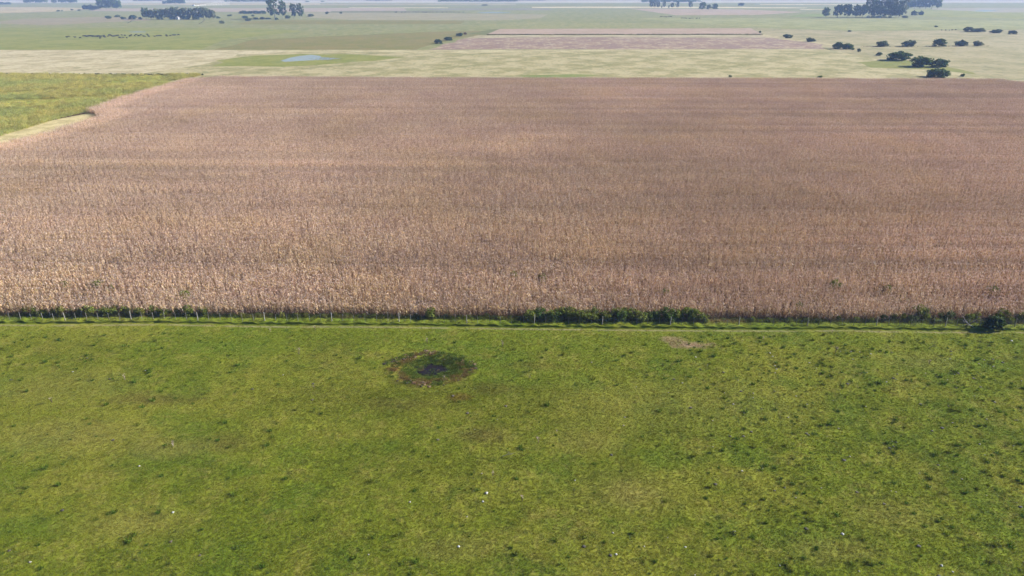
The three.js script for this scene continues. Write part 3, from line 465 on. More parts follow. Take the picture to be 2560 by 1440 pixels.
const FOL = { dark: std(0.050, 0.080, 0.016), green: std(0.084, 0.128, 0.020), euc: std(0.082, 0.110, 0.042), grey: std(0.170, 0.180, 0.085), pale: std(0.20, 0.22, 0.085), yellow: std(0.215, 0.210, 0.036), rusty: std(0.17, 0.095, 0.05), weed: std(0.160, 0.182, 0.026), dull: std(0.110, 0.130, 0.048) };
for (const k of Object.keys(FOL)) FOL[k] = new THREE.MeshPhysicalMaterial({ color: FOL[k].color, roughness: 0.95, specularIntensity: 0.3, vertexColors: true, side: THREE.DoubleSide, transmission: 0.25, thickness: 0 });
function trunkGeo(seed, spread) {
  const r = rng(seed), parts = [];
  const limb = (a, b, r0, r1) => { const d = new THREE.Vector3().subVectors(b, a), g = new THREE.CylinderGeometry(r1, r0, d.length(), 6, 1); g.translate(0, d.length() / 2, 0); g.applyQuaternion(new THREE.Quaternion().setFromUnitVectors(new THREE.Vector3(0, 1, 0), d.clone().normalize())); g.translate(a.x, a.y, a.z); parts.push(g); };
  const V = (x, y, z) => new THREE.Vector3(x, y, z), top = V((r() - 0.5) * 0.06, 0.45, (r() - 0.5) * 0.06);
  limb(V(0, -0.02, 0), top, 0.028, 0.018); limb(top, V(top.x * 1.5, 0.85, top.z), 0.018, 0.005);
  for (let k = 0; k < 6; k++) { const a = k * 1.05 + r(), y = 0.18 + 0.09 * k, s = V(top.x * y, y, top.z * y); limb(s, V(Math.cos(a) * spread, y + 0.2 + r() * 0.1, Math.sin(a) * spread), 0.012, 0.004); }
  return mergeGeometries(parts);
}
const TRUNK = [trunkGeo(1, 0.22), trunkGeo(2, 0.26), trunkGeo(3, 0.3)];
let treeNo = 0;
const plantRng = rng(8123);
function tree(kind, fol, bx, by, w, h, name, label, category, group, lowBase = 0) {
  const g = G(bx, by), o = new THREE.Group(), r = plantRng, W = w / g.s, Hh = h / g.s, i = treeNo++;
  const c = part('crown', CROWN[kind][i % CROWN[kind].length], FOL[fol], o); c.scale.set(W * 1.12, Hh * 1.04, W * 1.12);
  const t = part('trunk', TRUNK[i % 3], kind === 'euc' ? barkPale : barkMat, o); t.scale.set(Math.min(W, Hh * 0.8), Hh, Math.min(W, Hh * 0.8));
  o.position.set(g.x, lowBase, g.z); o.rotation.y = r() * 6.283;
  return add(o, name, label, category, group);
}
// eucalyptus trees on the left
tree('euc', 'euc', 688, 48, 44, 54, 'eucalyptus_tree', 'tallest broad eucalyptus tree, leftmost of the four', 'tree');
tree('euc', 'euc', 709, 47.2, 22, 43, 'eucalyptus_tree', 'slimmer eucalyptus tree right behind the tallest one', 'tree');
tree('euc', 'euc', 735.5, 47.5, 20, 36, 'eucalyptus_tree', 'third eucalyptus tree from the left, standing apart', 'tree');
tree('euc', 'euc', 752.5, 47.5, 21, 37, 'eucalyptus_tree', 'rightmost of the four left eucalyptus trees', 'tree');
for (const [x, y, w, h, f, label] of [[692, 49.8, 9, 7, 'dark', 'small dark shrub at the foot of the tallest eucalyptus'], [720, 46, 13, 11, 'green', 'green shrub between the eucalyptus pairs'], [777, 41.5, 15, 9, 'dull', 'grey shrub just right of the eucalyptus trees'], [818, 35, 9, 8, 'dark', 'lone dark shrub right of the eucalyptus trees'], [852, 34.2, 7, 6, 'dull', 'farther small shrub right of the lone dark shrub'], [575, 40.5, 13, 6, 'dull', 'grey shrub between the grove and the hedge'], [613, 46, 13, 9, 'dark', 'upper dark shrub left of the eucalyptus trees'], [622, 52, 18, 9, 'dull', 'lower spreading shrub left of the eucalyptus trees'], [632, 41, 8, 5, 'dark', 'tiny round shrub below the low hedge'], [640, 48.5, 12, 7, 'dark', 'dark shrub close left of the tallest eucalyptus'], [656, 48, 12, 7, 'dull', 'straggly grey shrub left of the tallest eucalyptus'], [670, 48, 14, 5, 'green', 'low green shrub touching the tallest eucalyptus'], [769, 4.6, 11, 3, 'dull', 'far tiny shrub above the right eucalyptus'], [806, 4.6, 10, 3, 'dull', 'far tiny shrub right of the eucalyptus top'], [1240 - 28, 14, 16, 4, 'dull', 'low far bush in the centre distance'], [555, 59, 13, 10, 'grey', 'half dead shrub standing alone in front of the grove']])
  tree('round', f, x, y, w, h, 'shrub', label, 'shrub');
for (const x of [608, 623, 640, 655]) tree('dome', 'dark', x, 34.2, 20, 8, 'hedge_shrub', 'dark shrub in the low hedge left of the eucalyptus trees', 'shrub', 'low hedge shrubs');
// the long grove
[[366, 18, 28, 'green', 'tree', 'dark leftmost tall tree of the long left grove'], [379, 15, 24, 'grey', 'tree', 'pale grey tree second in the long left grove'], [392, 21, 25, 'grey', 'tree'], [407, 20, 25, 'dull', 'tree'], [423, 21, 27, 'grey', 'tree'], [440, 24, 30, 'dull', 'tree'], [455, 20, 26, 'green', 'tree'], [468, 22, 27, 'grey', 'tree'], [483, 23, 27, 'dull', 'tree'], [497, 23, 28, 'grey', 'tree'], [510, 23, 29, 'dull', 'tree'], [523, 20, 26, 'grey', 'tree'], [534, 17, 22, 'grey', 'tree', 'rightmost grey green tree of the long left grove']]
  .forEach(([x, w, h, f, k, label]) => tree(k, f, x, 48.3, w, h, 'grove_tree', label ?? 'crowded grey green tree inside the long left grove', 'tree', label ? undefined : 'trees inside the long left grove'));
[[332, 48, 20, 11, 'dark', 'dark low tree left of the long grove'], [351, 48.4, 9, 6, 'dark', 'small dark bush between low tree and long grove'], [308, 47.8, 15, 7, 'dark', 'dark bush left of the low dark tree'], [271, 46.8, 16, 8, 'dark', 'isolated dark bush farthest left of the long grove'], [294, 42.5, 13, 6, 'dull', 'grey bush behind the isolated dark bush'], [545, 46.4, 11, 7, 'dark', 'dark bush at the right end of the long grove'], [400, 49, 16, 8, 'dark', 'dark undergrowth bush at the left foot of the grove'], [434, 48.8, 18, 10, 'dark', 'dark undergrowth bush left of the white house'], [466, 48.8, 22, 10, 'dark', 'dark undergrowth bush right of the white house'], [490, 49, 18, 8, 'dark', 'dark undergrowth bush at the right foot of the grove']]
  .forEach(([x, y, w, h, f, label]) => tree('dome', f, x, y, w, h, 'bush', label, 'bush'));
// upper left groves
[[216, 17, 14, 'dark', 'round'], [228, 15, 14, 'dull', 'round'], [240, 15, 12, 'dull', 'round'], [252, 18, 27, 'green', 'tree'], [266, 17, 23, 'green', 'tree'], [278, 19, 29, 'green', 'tree'], [291, 19, 27, 'green', 'tree'], [299, 13, 22, 'green', 'tree']]
  .forEach(([x, w, h, f, k], i) => tree(k, f, x, 23.4, w, h, 'grove_tree', ['leftmost low tree of the upper left grove', 'second low tree of the upper left grove', 'third low tree of the upper left grove'][i] ?? (i === 7 ? 'rightmost tree of the upper left grove' : 'tall dark tree in the upper left grove'), 'tree', i > 2 && i < 7 ? 'tall trees of the upper left grove' : undefined));
[[146, 28.6, 9, 4], [155, 28, 4, 3], [180, 25.6, 7, 4], [198, 26.6, 9, 3], [230, 25.8, 13, 3]].forEach(([x, y, w, h], i) => tree('dome', 'dull', x, y, w, h, 'bush', ['leftmost low bush before the upper left grove', 'tiny bush beside the leftmost low bush', 'small upright bush before the upper left grove', 'flat bush left of the upper left grove', 'flat bush at the foot of the upper left grove'][i], 'bush'));
[66, 77, 89, 100, 111, 136, 153, 165, 177, 187].forEach((x, i) => tree('tree', 'green', x, 8, 15, 10 + (i * 7) % 5, 'far_tree', i === 5 ? 'single far tree in the gap of the top left row' : 'hazy tree in the far row at the top left', 'tree', i === 5 ? undefined : 'far row at the top left'));
[[6, 14], [20, 14]].forEach(([x, w], i) => tree('dome', 'dull', x, 10.8, w, 6, 'far_tree', i ? 'second low far tree from the top left corner' : 'low far tree nearest the top left corner', 'tree'));
[[413, 14, 8], [426, 15, 14], [439, 14, 14], [450, 14, 14], [458, 13, 14]].forEach(([x, w, h], i) => tree('tree', 'green', x, 10.8, w, h, 'far_tree', i ? 'tall hazy tree in the small far grove above the dust' : 'low tree at the left end of the small far grove', 'tree', i ? 'tall trees of the small far grove' : undefined));
// slender tree row, right of centre
[[1628, 13, 19], [1636, 10, 19], [1645, 11, 16], [1654, 5, 6], [1660, 10, 18], [1672, 5, 7], [1680, 12, 13], [1693, 11, 17], [1726, 14, 16]].forEach(([x, w, h], i) => tree('euc', 'euc', x, 20.6, w, h, 'slender_tree', ['leftmost dense tree of the slender tree row', 'second tree of the slender tree row', 'third tree of the slender tree row', 'tiny tree after the dense start of the slender row', 'tall thin tree in the slender row', 'small tree beside the round one of the slender row', 'rounder tree in the slender row', 'vase shaped tree in the slender row', 'isolated last tree of the slender row'][i], 'tree'));
[[1755, 19, 19, 25.6], [1771, 12, 13, 24.8], [1787, 17, 15, 24.6]].forEach(([x, w, h, y], i) => tree('tree', 'green', x, y, w, h, 'grove_tree', ['large left tree of the trio right of centre', 'small middle tree of the trio right of centre', 'right tree of the trio right of centre'][i], 'tree'));
tree('round', 'green', 1852, 14.4, 14, 10, 'far_tree', 'single round far tree right of the trio', 'tree');
// big right grove
tree('tree', 'green', 2064, 42.8, 20, 23, 'grove_tree', 'lone small tree at the left of the big right grove', 'tree');
[[2093, 26, 30, 'dark'], [2117, 27, 32, 'dark'], [2139, 20, 31, 'dark'], [2155, 20, 31, 'dark'], [2172, 28, 47, 'euc'], [2190, 22, 40, 'euc'], [2206, 26, 46, 'euc'], [2222, 24, 46, 'euc'], [2240, 26, 46, 'euc'], [2256, 22, 42, 'grey']].forEach(([x, w, h, f], i) => tree(h > 35 ? 'euc' : 'tree', f, x, 44 - (h > 35 ? 1.2 : 0), w * (h > 35 ? 1.15 : 1), h, 'grove_tree', i === 0 ? 'dark tree at the left end of the big right grove' : i === 9 ? 'pale thin tree at the right end of the big right grove' : h > 35 ? 'tall grey green tree in the big right grove' : 'low dark tree in the left half of the big right grove', 'tree', i === 0 || i === 9 ? undefined : h > 35 ? 'tall trees of the big right grove' : 'low dark trees of the big right grove'));
[[2186, 28], [2204, 26], [2228, 30], [2246, 26]].forEach(([x, h]) => tree('tree', 'dark', x, 43.8, 24, h, 'grove_tree', 'dark understorey tree in the big right grove', 'tree', 'understorey of the big right grove'));
[[2171, 12, 6], [2182, 11, 6], [2198, 17, 7], [2212, 11, 5], [2225, 9, 5], [2262, 15, 6]].forEach(([x, w, h], i) => tree('dome', i === 5 ? 'dull' : 'pale', x, 44.8, w, h, 'bush', ['leftmost pale bush at the foot of the right grove', 'second pale bush at the foot of the right grove', 'widest pale bush at the foot of the right grove', 'low pale bush right of the widest one', 'last small pale bush at the foot of the right grove', 'dull bush at the right end of the right grove'][i], 'bush'));
[[2285, 14, 15, 38.4], [2301, 13, 13, 38]].forEach(([x, w, h, y], i) => tree('round', 'dark', x, y, w, h, 'bush', i ? 'right one of two dark bushes beside the right grove' : 'left one of two dark bushes beside the right grove', 'bush'));
[2272, 2285, 2299, 2313, 2328, 2343].forEach((x, i) => tree('tree', 'green', x, 22.4, 18, 22 + i, 'far_tree', i === 0 ? 'leftmost hazy tree of the second right grove' : i === 5 ? 'rightmost hazy tree of the second right grove' : 'hazy tree inside the second right grove', 'tree', i % 5 ? 'trees inside the second right grove' : undefined));
// shrubs on the right
[[1968, 95.4, 23, 13, 'dark', 'dark shrub left of all at the end of the pink fields'], [2026, 104.6, 24, 12, 'dark', 'second dark shrub along the pale track'], [2094, 122.4, 26, 18, 'green', 'left half of the double shrub at the stubble corner'], [2117, 122.8, 28, 19, 'green', 'right half of the double shrub at the stubble corner'], [2132, 125, 8, 6, 'green', 'small shrub right of the double shrub'], [2147, 129.6, 10, 9, 'dull', 'thin small shrub below the double shrub'], [2206, 116.4, 29, 19, 'dull', 'leftmost round shrub in the row of five'], [2271, 116.4, 33, 19, 'dull', 'second round shrub in the row of five'], [2348, 115.8, 32, 20, 'green', 'middle round shrub in the row of five'], [2401, 115.2, 30, 18, 'dark', 'fourth and darkest round shrub in the row of five'], [2444, 115, 24, 15, 'grey', 'last and greyest round shrub in the row of five'], [2197, 139, 15, 9, 'green', 'small shrub left of the big dark shrubs'], [2247, 151, 54, 30, 'green', 'uppermost of the four big dark shrubs'], [2304, 167, 52, 31, 'green', 'widest of the four big dark shrubs'], [2348, 168, 42, 22, 'green', 'right one of the four big dark shrubs'], [2343, 193, 50, 29, 'green', 'nearest of the four big dark shrubs, at the maize edge'], [2406, 191.6, 11, 9, 'green', 'small shrub at the maize edge right of the big ones'], [2422, 79.6, 26, 13, 'dull', 'left shrub of the far clump at the right'], [2448, 79.8, 28, 13, 'dull', 'second shrub of the far clump at the right'], [2490, 82.6, 28, 11, 'dark', 'dark flat shrub right of the far clump'], [2531, 85.6, 21, 10, 'dark', 'shrub nearest the right edge'], [2124, 79.5, 9, 5, 'dull', 'faint bush in the yellow green meadow'], [2340, 68, 9, 5, 'dull', 'faint bush above the row of five'], [1900, 82, 6, 5, 'dark', 'tiny dark bush at the upper pink field corner'], [1825, 193, 9, 7, 'green', 'small bush at the maize back edge, right of centre'], [2050, 194, 13, 6, 'green', 'low bush at the maize back edge, farther right'], [1096, 109.4, 21, 12, 'dark', 'nearest of the three dark shrubs left of the stubble'], [1121, 101, 21, 12, 'dark', 'middle of the three dark shrubs left of the stubble'], [1149, 90.6, 19, 10, 'dark', 'farthest of the three dark shrubs left of the stubble'], [1163, 86.6, 9, 6, 'rusty', 'small rusty brown shrub behind the three dark shrubs']]
  .forEach(([x, y, w, h, f, label], i) => tree(i % 3 ? 'dome' : 'round', f, x, y, w, h, 'shrub', label, 'shrub'));
// far belts that read as one mass
function belt(x0, x1, y, h, label) {
  const o = [], r = plantRng, a = G(x0, y), b = G(x1, y), n = Math.round((x1 - x0) / 6);
  for (let k = 0; k <= n; k++) { const t = k / n, g = CROWN.tree[k % 5].clone(), Hh = h / a.s * (0.6 + r() * 0.6), W = 12 / a.s; g.scale(W, Hh, W); g.rotateY(r() * 6); g.translate(lerp(a.x, b.x, t), 0, lerp(a.z, b.z, t) + (r() - 0.5) * 30); o.push(g); }
  add(new THREE.Mesh(mergeGeometries(o), FOL.green), 'distant_tree_belt', label, 'tree belt', null, 'stuff');
}
belt(1100, 1290, 4.4, 5, 'blue distant belt of trees at the top centre'); belt(1290, 1360, 1.6, 3, 'fainter distant belt right of the top centre belt'); belt(568, 668, 4.6, 6, 'blue distant belt of trees left of the tallest eucalyptus'); belt(1606, 1732, 6, 9, 'blue distant belt of trees behind the slender row'); belt(335, 400, 2.4, 3, 'thin distant belt left of the small far grove'); belt(920, 975, 1.8, 3, 'short distant belt right of the eucalyptus trees'); belt(1735, 1750, 4, 3, 'short low distant belt beside the slender row');

// weeds along the maize edge and inside it
{
  const r = rng(9100), spot = (u, v, w, h, fol, label, group) => { const [x, z] = uv2(u, v), o = new THREE.Group(), c = part('foliage', CROWN.weed[Math.floor(r() * 4)], FOL[fol], o), t = part('stem', TRUNK[Math.floor(r() * 3)], barkMat, o); c.scale.set(w, h, w); t.scale.set(w * 0.7, h, w * 0.7); o.position.set(x, relief(x, z), z); o.rotation.y = r() * 6.28; add(o, 'weed_bush', label, 'weed', group); };
  const at = (p, y = 805) => toUV(...flat(p, y))[0];
  for (let p = 30; p < 500; p += 18) spot(at(p) + r(), 1.5 + r() * 1.2, 1.2 + r() * 1.0, 1.2 + r() * 1.0, r() < 0.6 ? 'weed' : 'yellow', 'green weed among the maize edge at the left', 'weeds at the left maize edge');
  for (let p = 1320; p < 1750; p += 13) spot(at(p) + r() * 0.8, 1.1 + r() * 1.3, 1.6 + r() * 1.1, 1.7 + r() * 0.9, r() < 0.75 ? 'weed' : 'green', 'tall green weed in the dense thicket right of centre', 'thicket weeds right of centre');
  for (let p = 520; p < 1310; p += 34) spot(at(p) + r(), 1.6 + r() * 0.7, 0.7 + r() * 0.7, 0.5 + r() * 0.8, r() < 0.6 ? 'yellow' : 'weed', 'low yellowish weed at the middle maize edge', 'weeds at the middle maize edge');
  for (let p = 1760; p < 2200; p += 40) spot(at(p) + r(), 1.2 + r() * 0.7, 0.7 + r() * 0.6, 0.6 + r() * 0.6, 'weed', 'low weed between the thicket and the fallen tree', 'weeds right of the thicket');
  for (let p = 2200; p < 2600; p += 22) spot(at(p) + r(), 1.3 + r() * 1.3, 1.0 + r() * 0.9, 1.0 + r() * 1.0, r() < 0.6 ? 'weed' : 'dull', 'weed in the tangle at the right end of the fence', 'weeds at the right end');
  [[163, 703, 2.4, 'weed at the far left inside the maize'], [245, 702, 3.0, 'wide weed patch inside the maize at left'], [280, 712, 1.6, 'small weed inside the maize below the wide patch'], [465, 726, 2.2, 'weed inside the maize left of centre'], [1078, 775, 2.0, 'round weed inside the maize edge at the centre'], [1284, 680, 1.4, 'small weed inside the maize at the centre'], [1355, 685, 1.8, 'weed inside the maize right of the centre one'], [1735, 775, 2.4, 'bright weed at the right end of the thicket'], [2085, 707, 2.4, 'weed inside the maize at right'], [2216, 712, 1.6, 'small weed inside the maize at right'], [2478, 717, 2.4, 'rightmost weed inside the maize'], [2298, 770, 2.8, 'tall weed behind the right fence end'], [2505, 775, 2.4, 'tall weed behind the dark fence shrub'], [1660, 722, 1.5, 'faint weed inside the maize above the thicket'], [1995, 758, 1.4, 'small weed inside the maize edge at right']]
    .forEach(([a, b, w, label]) => { const g = G(a, b + 24), [u, v] = toUV(g.x, g.z); spot(u, Math.max(v, 1.6), w, 2.25 + r() * 0.25, 'weed', label); });
  const g = G(2484, 822), o = new THREE.Group(), c = part('foliage', CROWN.dome[1], FOL.dark, o), t = part('stem', TRUNK[1], barkMat, o); c.scale.set(3.2, 2.0, 2.6); t.scale.set(1.6, 2, 1.6); o.position.set(g.x, relief(g.x, g.z), g.z); add(o, 'thorn_shrub', 'dark dense shrub growing through the fence at the right', 'shrub');
}
// dead wood
function deadTree(seed, size, flatness) {
  const r = rng(seed), parts = [];
  const limb = (a, d, L, rad, depth) => { const b = a.clone().addScaledVector(d, L), g = new THREE.CylinderGeometry(rad * 0.55, rad, L, 5, 1); g.translate(0, L / 2, 0); g.applyQuaternion(new THREE.Quaternion().setFromUnitVectors(new THREE.Vector3(0, 1, 0), d)); g.translate(a.x, a.y, a.z); parts.push(g); if (depth > 0) for (let k = 0; k < 3; k++) limb(a.clone().addScaledVector(d, L * (0.5 + 0.25 * k)), new THREE.Vector3(d.x + (r() - 0.5) * 1.5, Math.max(0.04, d.y + (r() - 0.4) * flatness), d.z + (r() - 0.5) * 1.5).normalize(), L * (0.45 + r() * 0.25), rad * 0.55, depth - 1); };
  limb(new THREE.Vector3(0, 0.05, 0), new THREE.Vector3(0.8, 0.35, 0.1).normalize(), size, size * 0.05, 3);
  return mergeGeometries(parts);
}
function dead(seed, pxx, pyy, size, turn, flatness, name, label, mat = barkMat, cat = 'dead wood') { const g = G(pxx, pyy), m = new THREE.Mesh(deadTree(seed, size, flatness), mat); m.position.set(g.x, relief(g.x, g.z), g.z); m.rotation.y = turn; add(m, name, label, cat); }
const darkWood = std(0.07, 0.055, 0.045, 0.95);
dead(21, 2412, 819, 2.0, 0.3, 1.2, 'fallen_tree', 'fallen dark dead tree leaning on the fence at the right', darkWood);
dead(22, 2440, 824, 1.2, 2.6, 0.5, 'dead_branch', 'grey dead branches in front of the fallen tree', barkPale);
dead(23, 2322, 872, 0.8, 0.5, 0.9, 'dead_branch', 'forked dark stick upright in the right pasture', darkWood);
dead(24, 1256, 1140, 0.8, 0.1, 0.15, 'dead_branch', 'thin grey stick lying in the middle of the pasture', barkPale);
dead(25, 497, 59.5, 6, 0.4, 0.6, 'fallen_log', 'fallen tree lying in the meadow in front of the long grove', barkMat);
dead(26, 318, 58, 6, 0.3, 0.5, 'fallen_log', 'fallen tree lying left in the meadow before the grove', barkMat);
// dry thistles, each with its own shadow
{
  const r = rng(9400), geos = [0, 1, 2].map((v) => { const s = new Soup(); for (let k = 0; k < 7; k++) { const a = r() * 6.283, o = 0.04 + r() * 0.14, h = 0.35 + r() * 0.35, w = 0.014; const B = [(r() - 0.5) * 0.05, -0.02, (r() - 0.5) * 0.05], T = [Math.cos(a) * o, h, Math.sin(a) * o]; for (let q = 0; q < 3; q++) { const a1 = q * 2.094, a2 = a1 + 2.094; s.quad([B[0] + Math.cos(a1) * w, B[1], B[2] + Math.sin(a1) * w], [B[0] + Math.cos(a2) * w, B[1], B[2] + Math.sin(a2) * w], [T[0] + Math.cos(a2) * w * 0.7, T[1], T[2] + Math.sin(a2) * w * 0.7], [T[0] + Math.cos(a1) * w * 0.7, T[1], T[2] + Math.sin(a1) * w * 0.7], [0.9, 0.85, 0.8]); } for (let q = 0; q < 10; q++) { const b = r() * 6.283, e = (r() - 0.5), L = 0.05 + r() * 0.05; s.tri([T[0], T[1], T[2]], [T[0] + Math.cos(b) * L, T[1] + e * L, T[2] + Math.sin(b) * L], [T[0] + Math.cos(b + 0.7) * L, T[1] + e * L + 0.03, T[2] + Math.sin(b + 0.7) * L], [1, 0.95, 0.88]); } } return s.geo(); });
  const m = std(0.34, 0.27, 0.19, 0.9); m.vertexColors = true;
  [[747, 883, 1.1, 'bushy dry thistle left of the waterhole'], [1068, 859, 1.0, 'thin dry thistle just above the waterhole'], [1257, 866, 1.1, 'dark dry thistle right above the waterhole'], [2088, 883, 1.1, 'dry thistle in the upper right pasture'], [2322, 912, 0.9, 'pale dry thistle below the forked stick'], [313, 950, 1.0, 'dry thistle in the left pasture'], [130, 1006, 0.9, 'tall thin thistle near the left edge'], [785, 971, 0.6, 'small dry thistle below left of the waterhole'], [434, 1117, 0.9, 'dry thistle in the lower left pasture'], [1346, 1103, 0.9, 'dry thistle right of centre casting a long shadow'], [1392, 1078, 0.5, 'small thistle above the one right of centre'], [1232, 1189, 0.8, 'dry thistle in the lower middle pasture'], [1306, 1253, 0.8, 'dry thistle below the lower middle one'], [788, 826, 0.9, 'dry weed close under the fence left of centre'], [676, 829, 0.7, 'small dry weed close under the fence'], [1908, 850, 0.7, 'dry weed close under the fence at right'], [2080, 834, 0.7, 'dark dry weed below the fence at right'], [1325, 945, 0.5, 'small thistle right of the waterhole'], [1110, 948, 0.8, 'rusty thistle on the near rim of the waterhole']]
    .forEach(([a, b, s, label], i) => { const g = G(a, b), o = new THREE.Mesh(geos[i % 3], m); o.position.set(g.x, relief(g.x, g.z), g.z); o.rotation.y = i * 1.7; o.scale.setScalar(s * 1.15); add(o, 'dry_thistle', label, 'thistle'); });
}

// hedge line of rank weeds between the pink fields
{
  const r = rng(9500), grp = new THREE.Group(), l = [], a = G(1216, 87.2), b = G(1906, 86.6);
  for (let k = 0; k < 900; k++) { const t = r(); l.push({ x: lerp(a.x, b.x, t), y: 0, z: lerp(a.z, b.z, t) + (r() - 0.5) * 2.5, r: r() * 6.28, s: 0.9 + r() * 0.8, sy: 0.7 + r() * 0.9, c: mixc([0.16, 0.14, 0.045], [0.27, 0.21, 0.085], r()) }); }
  instances(CROWN.weed[0], grassMat, l, 'weeds', grp); add(grp, 'weed_hedge', 'dark olive line of weeds between the two pink fields', 'hedge', null, 'stuff');
  const grp2 = new THREE.Group(), l2 = [];
  const run = (x0, y0, x1, y1, n, c0, c1, hgt) => { const p = G(x0, y0), q = G(x1, y1); for (let k = 0; k < n; k++) { const t = r(); l2.push({ x: lerp(p.x, q.x, t), y: 0, z: lerp(p.z, q.z, t) + (r() - 0.5) * 2, r: r() * 6.28, s: 0.5 + r() * 0.6, sy: hgt * (0.5 + r() * 0.8), c: mixc(c0, c1, r()) }); } };
  run(0, 187, 510, 188, 330, [0.06, 0.08, 0.02], [0.14, 0.14, 0.04], 1.2); run(500, 196, 1300, 199, 300, [0.10, 0.11, 0.03], [0.2, 0.18, 0.07], 0.8); run(1300, 199, 2480, 203, 420, [0.10, 0.12, 0.03], [0.22, 0.19, 0.08], 0.8); run(2480, 203, 2640, 222, 160, [0.09, 0.12, 0.025], [0.17, 0.17, 0.05], 1.2); run(40, 320, 215, 284, 130, [0.12, 0.075, 0.04], [0.2, 0.13, 0.07], 0.6); run(2150, 116.8, 2470, 115.6, 160, [0.10, 0.09, 0.05], [0.17, 0.14, 0.07], 0.5);
  for (let k = 0; k < 110; k++) { const t = r(), a = r() * 6.283, q = Math.sqrt(r()), g = G(815 + 42 * q * Math.cos(a), 147.5 + 3.4 * q * Math.sin(a) + 2 * (t - 0.5)); l2.push({ x: g.x, y: 0.05, z: g.z, r: r() * 6.28, s: 0.5 + r() * 0.7, sy: 0.15 + r() * 0.2, c: mixc([0.16, 0.18, 0.04], [0.24, 0.23, 0.08], r()) }); }
  instances(CROWN.weed[1], grassMat, l2, 'weeds', grp2); add(grp2, 'field_edge_weeds', 'rank weeds along the field edges and in the far pond', 'weeds', null, 'stuff');
}

// ---------------------------------------------------------------- cattle
function cowGeo(grazing) {
  const bones = [ // x forward, y up, z side: [ax, ay, az, ra, bx, by, bz, rb]
    [0.62, 1.02, 0, 0.34, -0.62, 1.04, 0, 0.33], [0.1, 0.92, 0, 0.38, -0.2, 0.92, 0, 0.39], [-0.62, 1.06, 0, 0.3, -0.86, 1.12, 0, 0.17], [-0.9, 1.2, 0, 0.05, -0.98, 0.6, 0, 0.035],
    ...[[0.58, 0.17], [0.58, -0.17], [-0.66, 0.18], [-0.66, -0.18]].flatMap(([x, z]) => [[x, 0.85, z, 0.16, x + (x > 0 ? 0.02 : 0.06), 0.45, z, 0.085], [x + (x > 0 ? 0.02 : 0.06), 0.45, z, 0.08, x, 0.06, z, 0.07]]),
    ...(grazing ? [[0.72, 1.1, 0, 0.24, 1.12, 0.62, 0, 0.15], [1.12, 0.6, 0, 0.15, 1.3, 0.22, 0, 0.09], [1.1, 0.7, 0.1, 0.05, 1.06, 0.74, 0.3, 0.035], [1.1, 0.7, -0.1, 0.05, 1.06, 0.74, -0.3, 0.035]] : [[0.72, 1.12, 0, 0.24, 1.08, 1.36, 0, 0.15], [1.08, 1.36, 0, 0.15, 1.45, 1.2, 0, 0.09], [1.06, 1.46, 0.1, 0.05, 1.0, 1.46, 0.3, 0.035], [1.06, 1.46, -0.1, 0.05, 1.0, 1.46, -0.3, 0.035]])];
  const N = 40, S = 1.6, mc = new MarchingCubes(N, new THREE.MeshBasicMaterial(), false, false, 60000);
  for (let k = 0; k < N; k++) for (let j = 0; j < N; j++) for (let i = 0; i < N; i++) {
    const x = (i / (N / 2) - 1) * S + 0.2, y = (j / (N / 2) - 1) * S + 0.75, z = (k / (N / 2) - 1) * S * 0.36; let d = 9;
    for (const [ax, ay, az, ra, bx, by, bz, rb] of bones) { const vx = bx - ax, vy = by - ay, vz = bz - az, t = clamp(((x - ax) * vx + (y - ay) * vy + (z - az) * vz) / (vx * vx + vy * vy + vz * vz)), e = Math.hypot(x - ax - vx * t, y - ay - vy * t, z - az - vz * t) - lerp(ra, rb, t), hh = clamp(0.5 + 0.5 * (d - e) / 0.08); d = lerp(d, e, hh) - 0.08 * hh * (1 - hh); }
    mc.field[k * N * N + j * N + i] = -d;
  }
  mc.isolation = 0; mc.update();
  const n = mc.count ?? mc.geometry.drawRange.count, P = mc.positionArray.slice(0, n * 3), g = new THREE.BufferGeometry();
  for (let i = 0; i < n; i++) { P[i * 3] = P[i * 3] * S + 0.2; P[i * 3 + 1] = P[i * 3 + 1] * S + 0.75; P[i * 3 + 2] *= S * 0.36; }
  g.setAttribute('position', new THREE.BufferAttribute(P, 3)); g.computeVertexNormals(); return g;
}
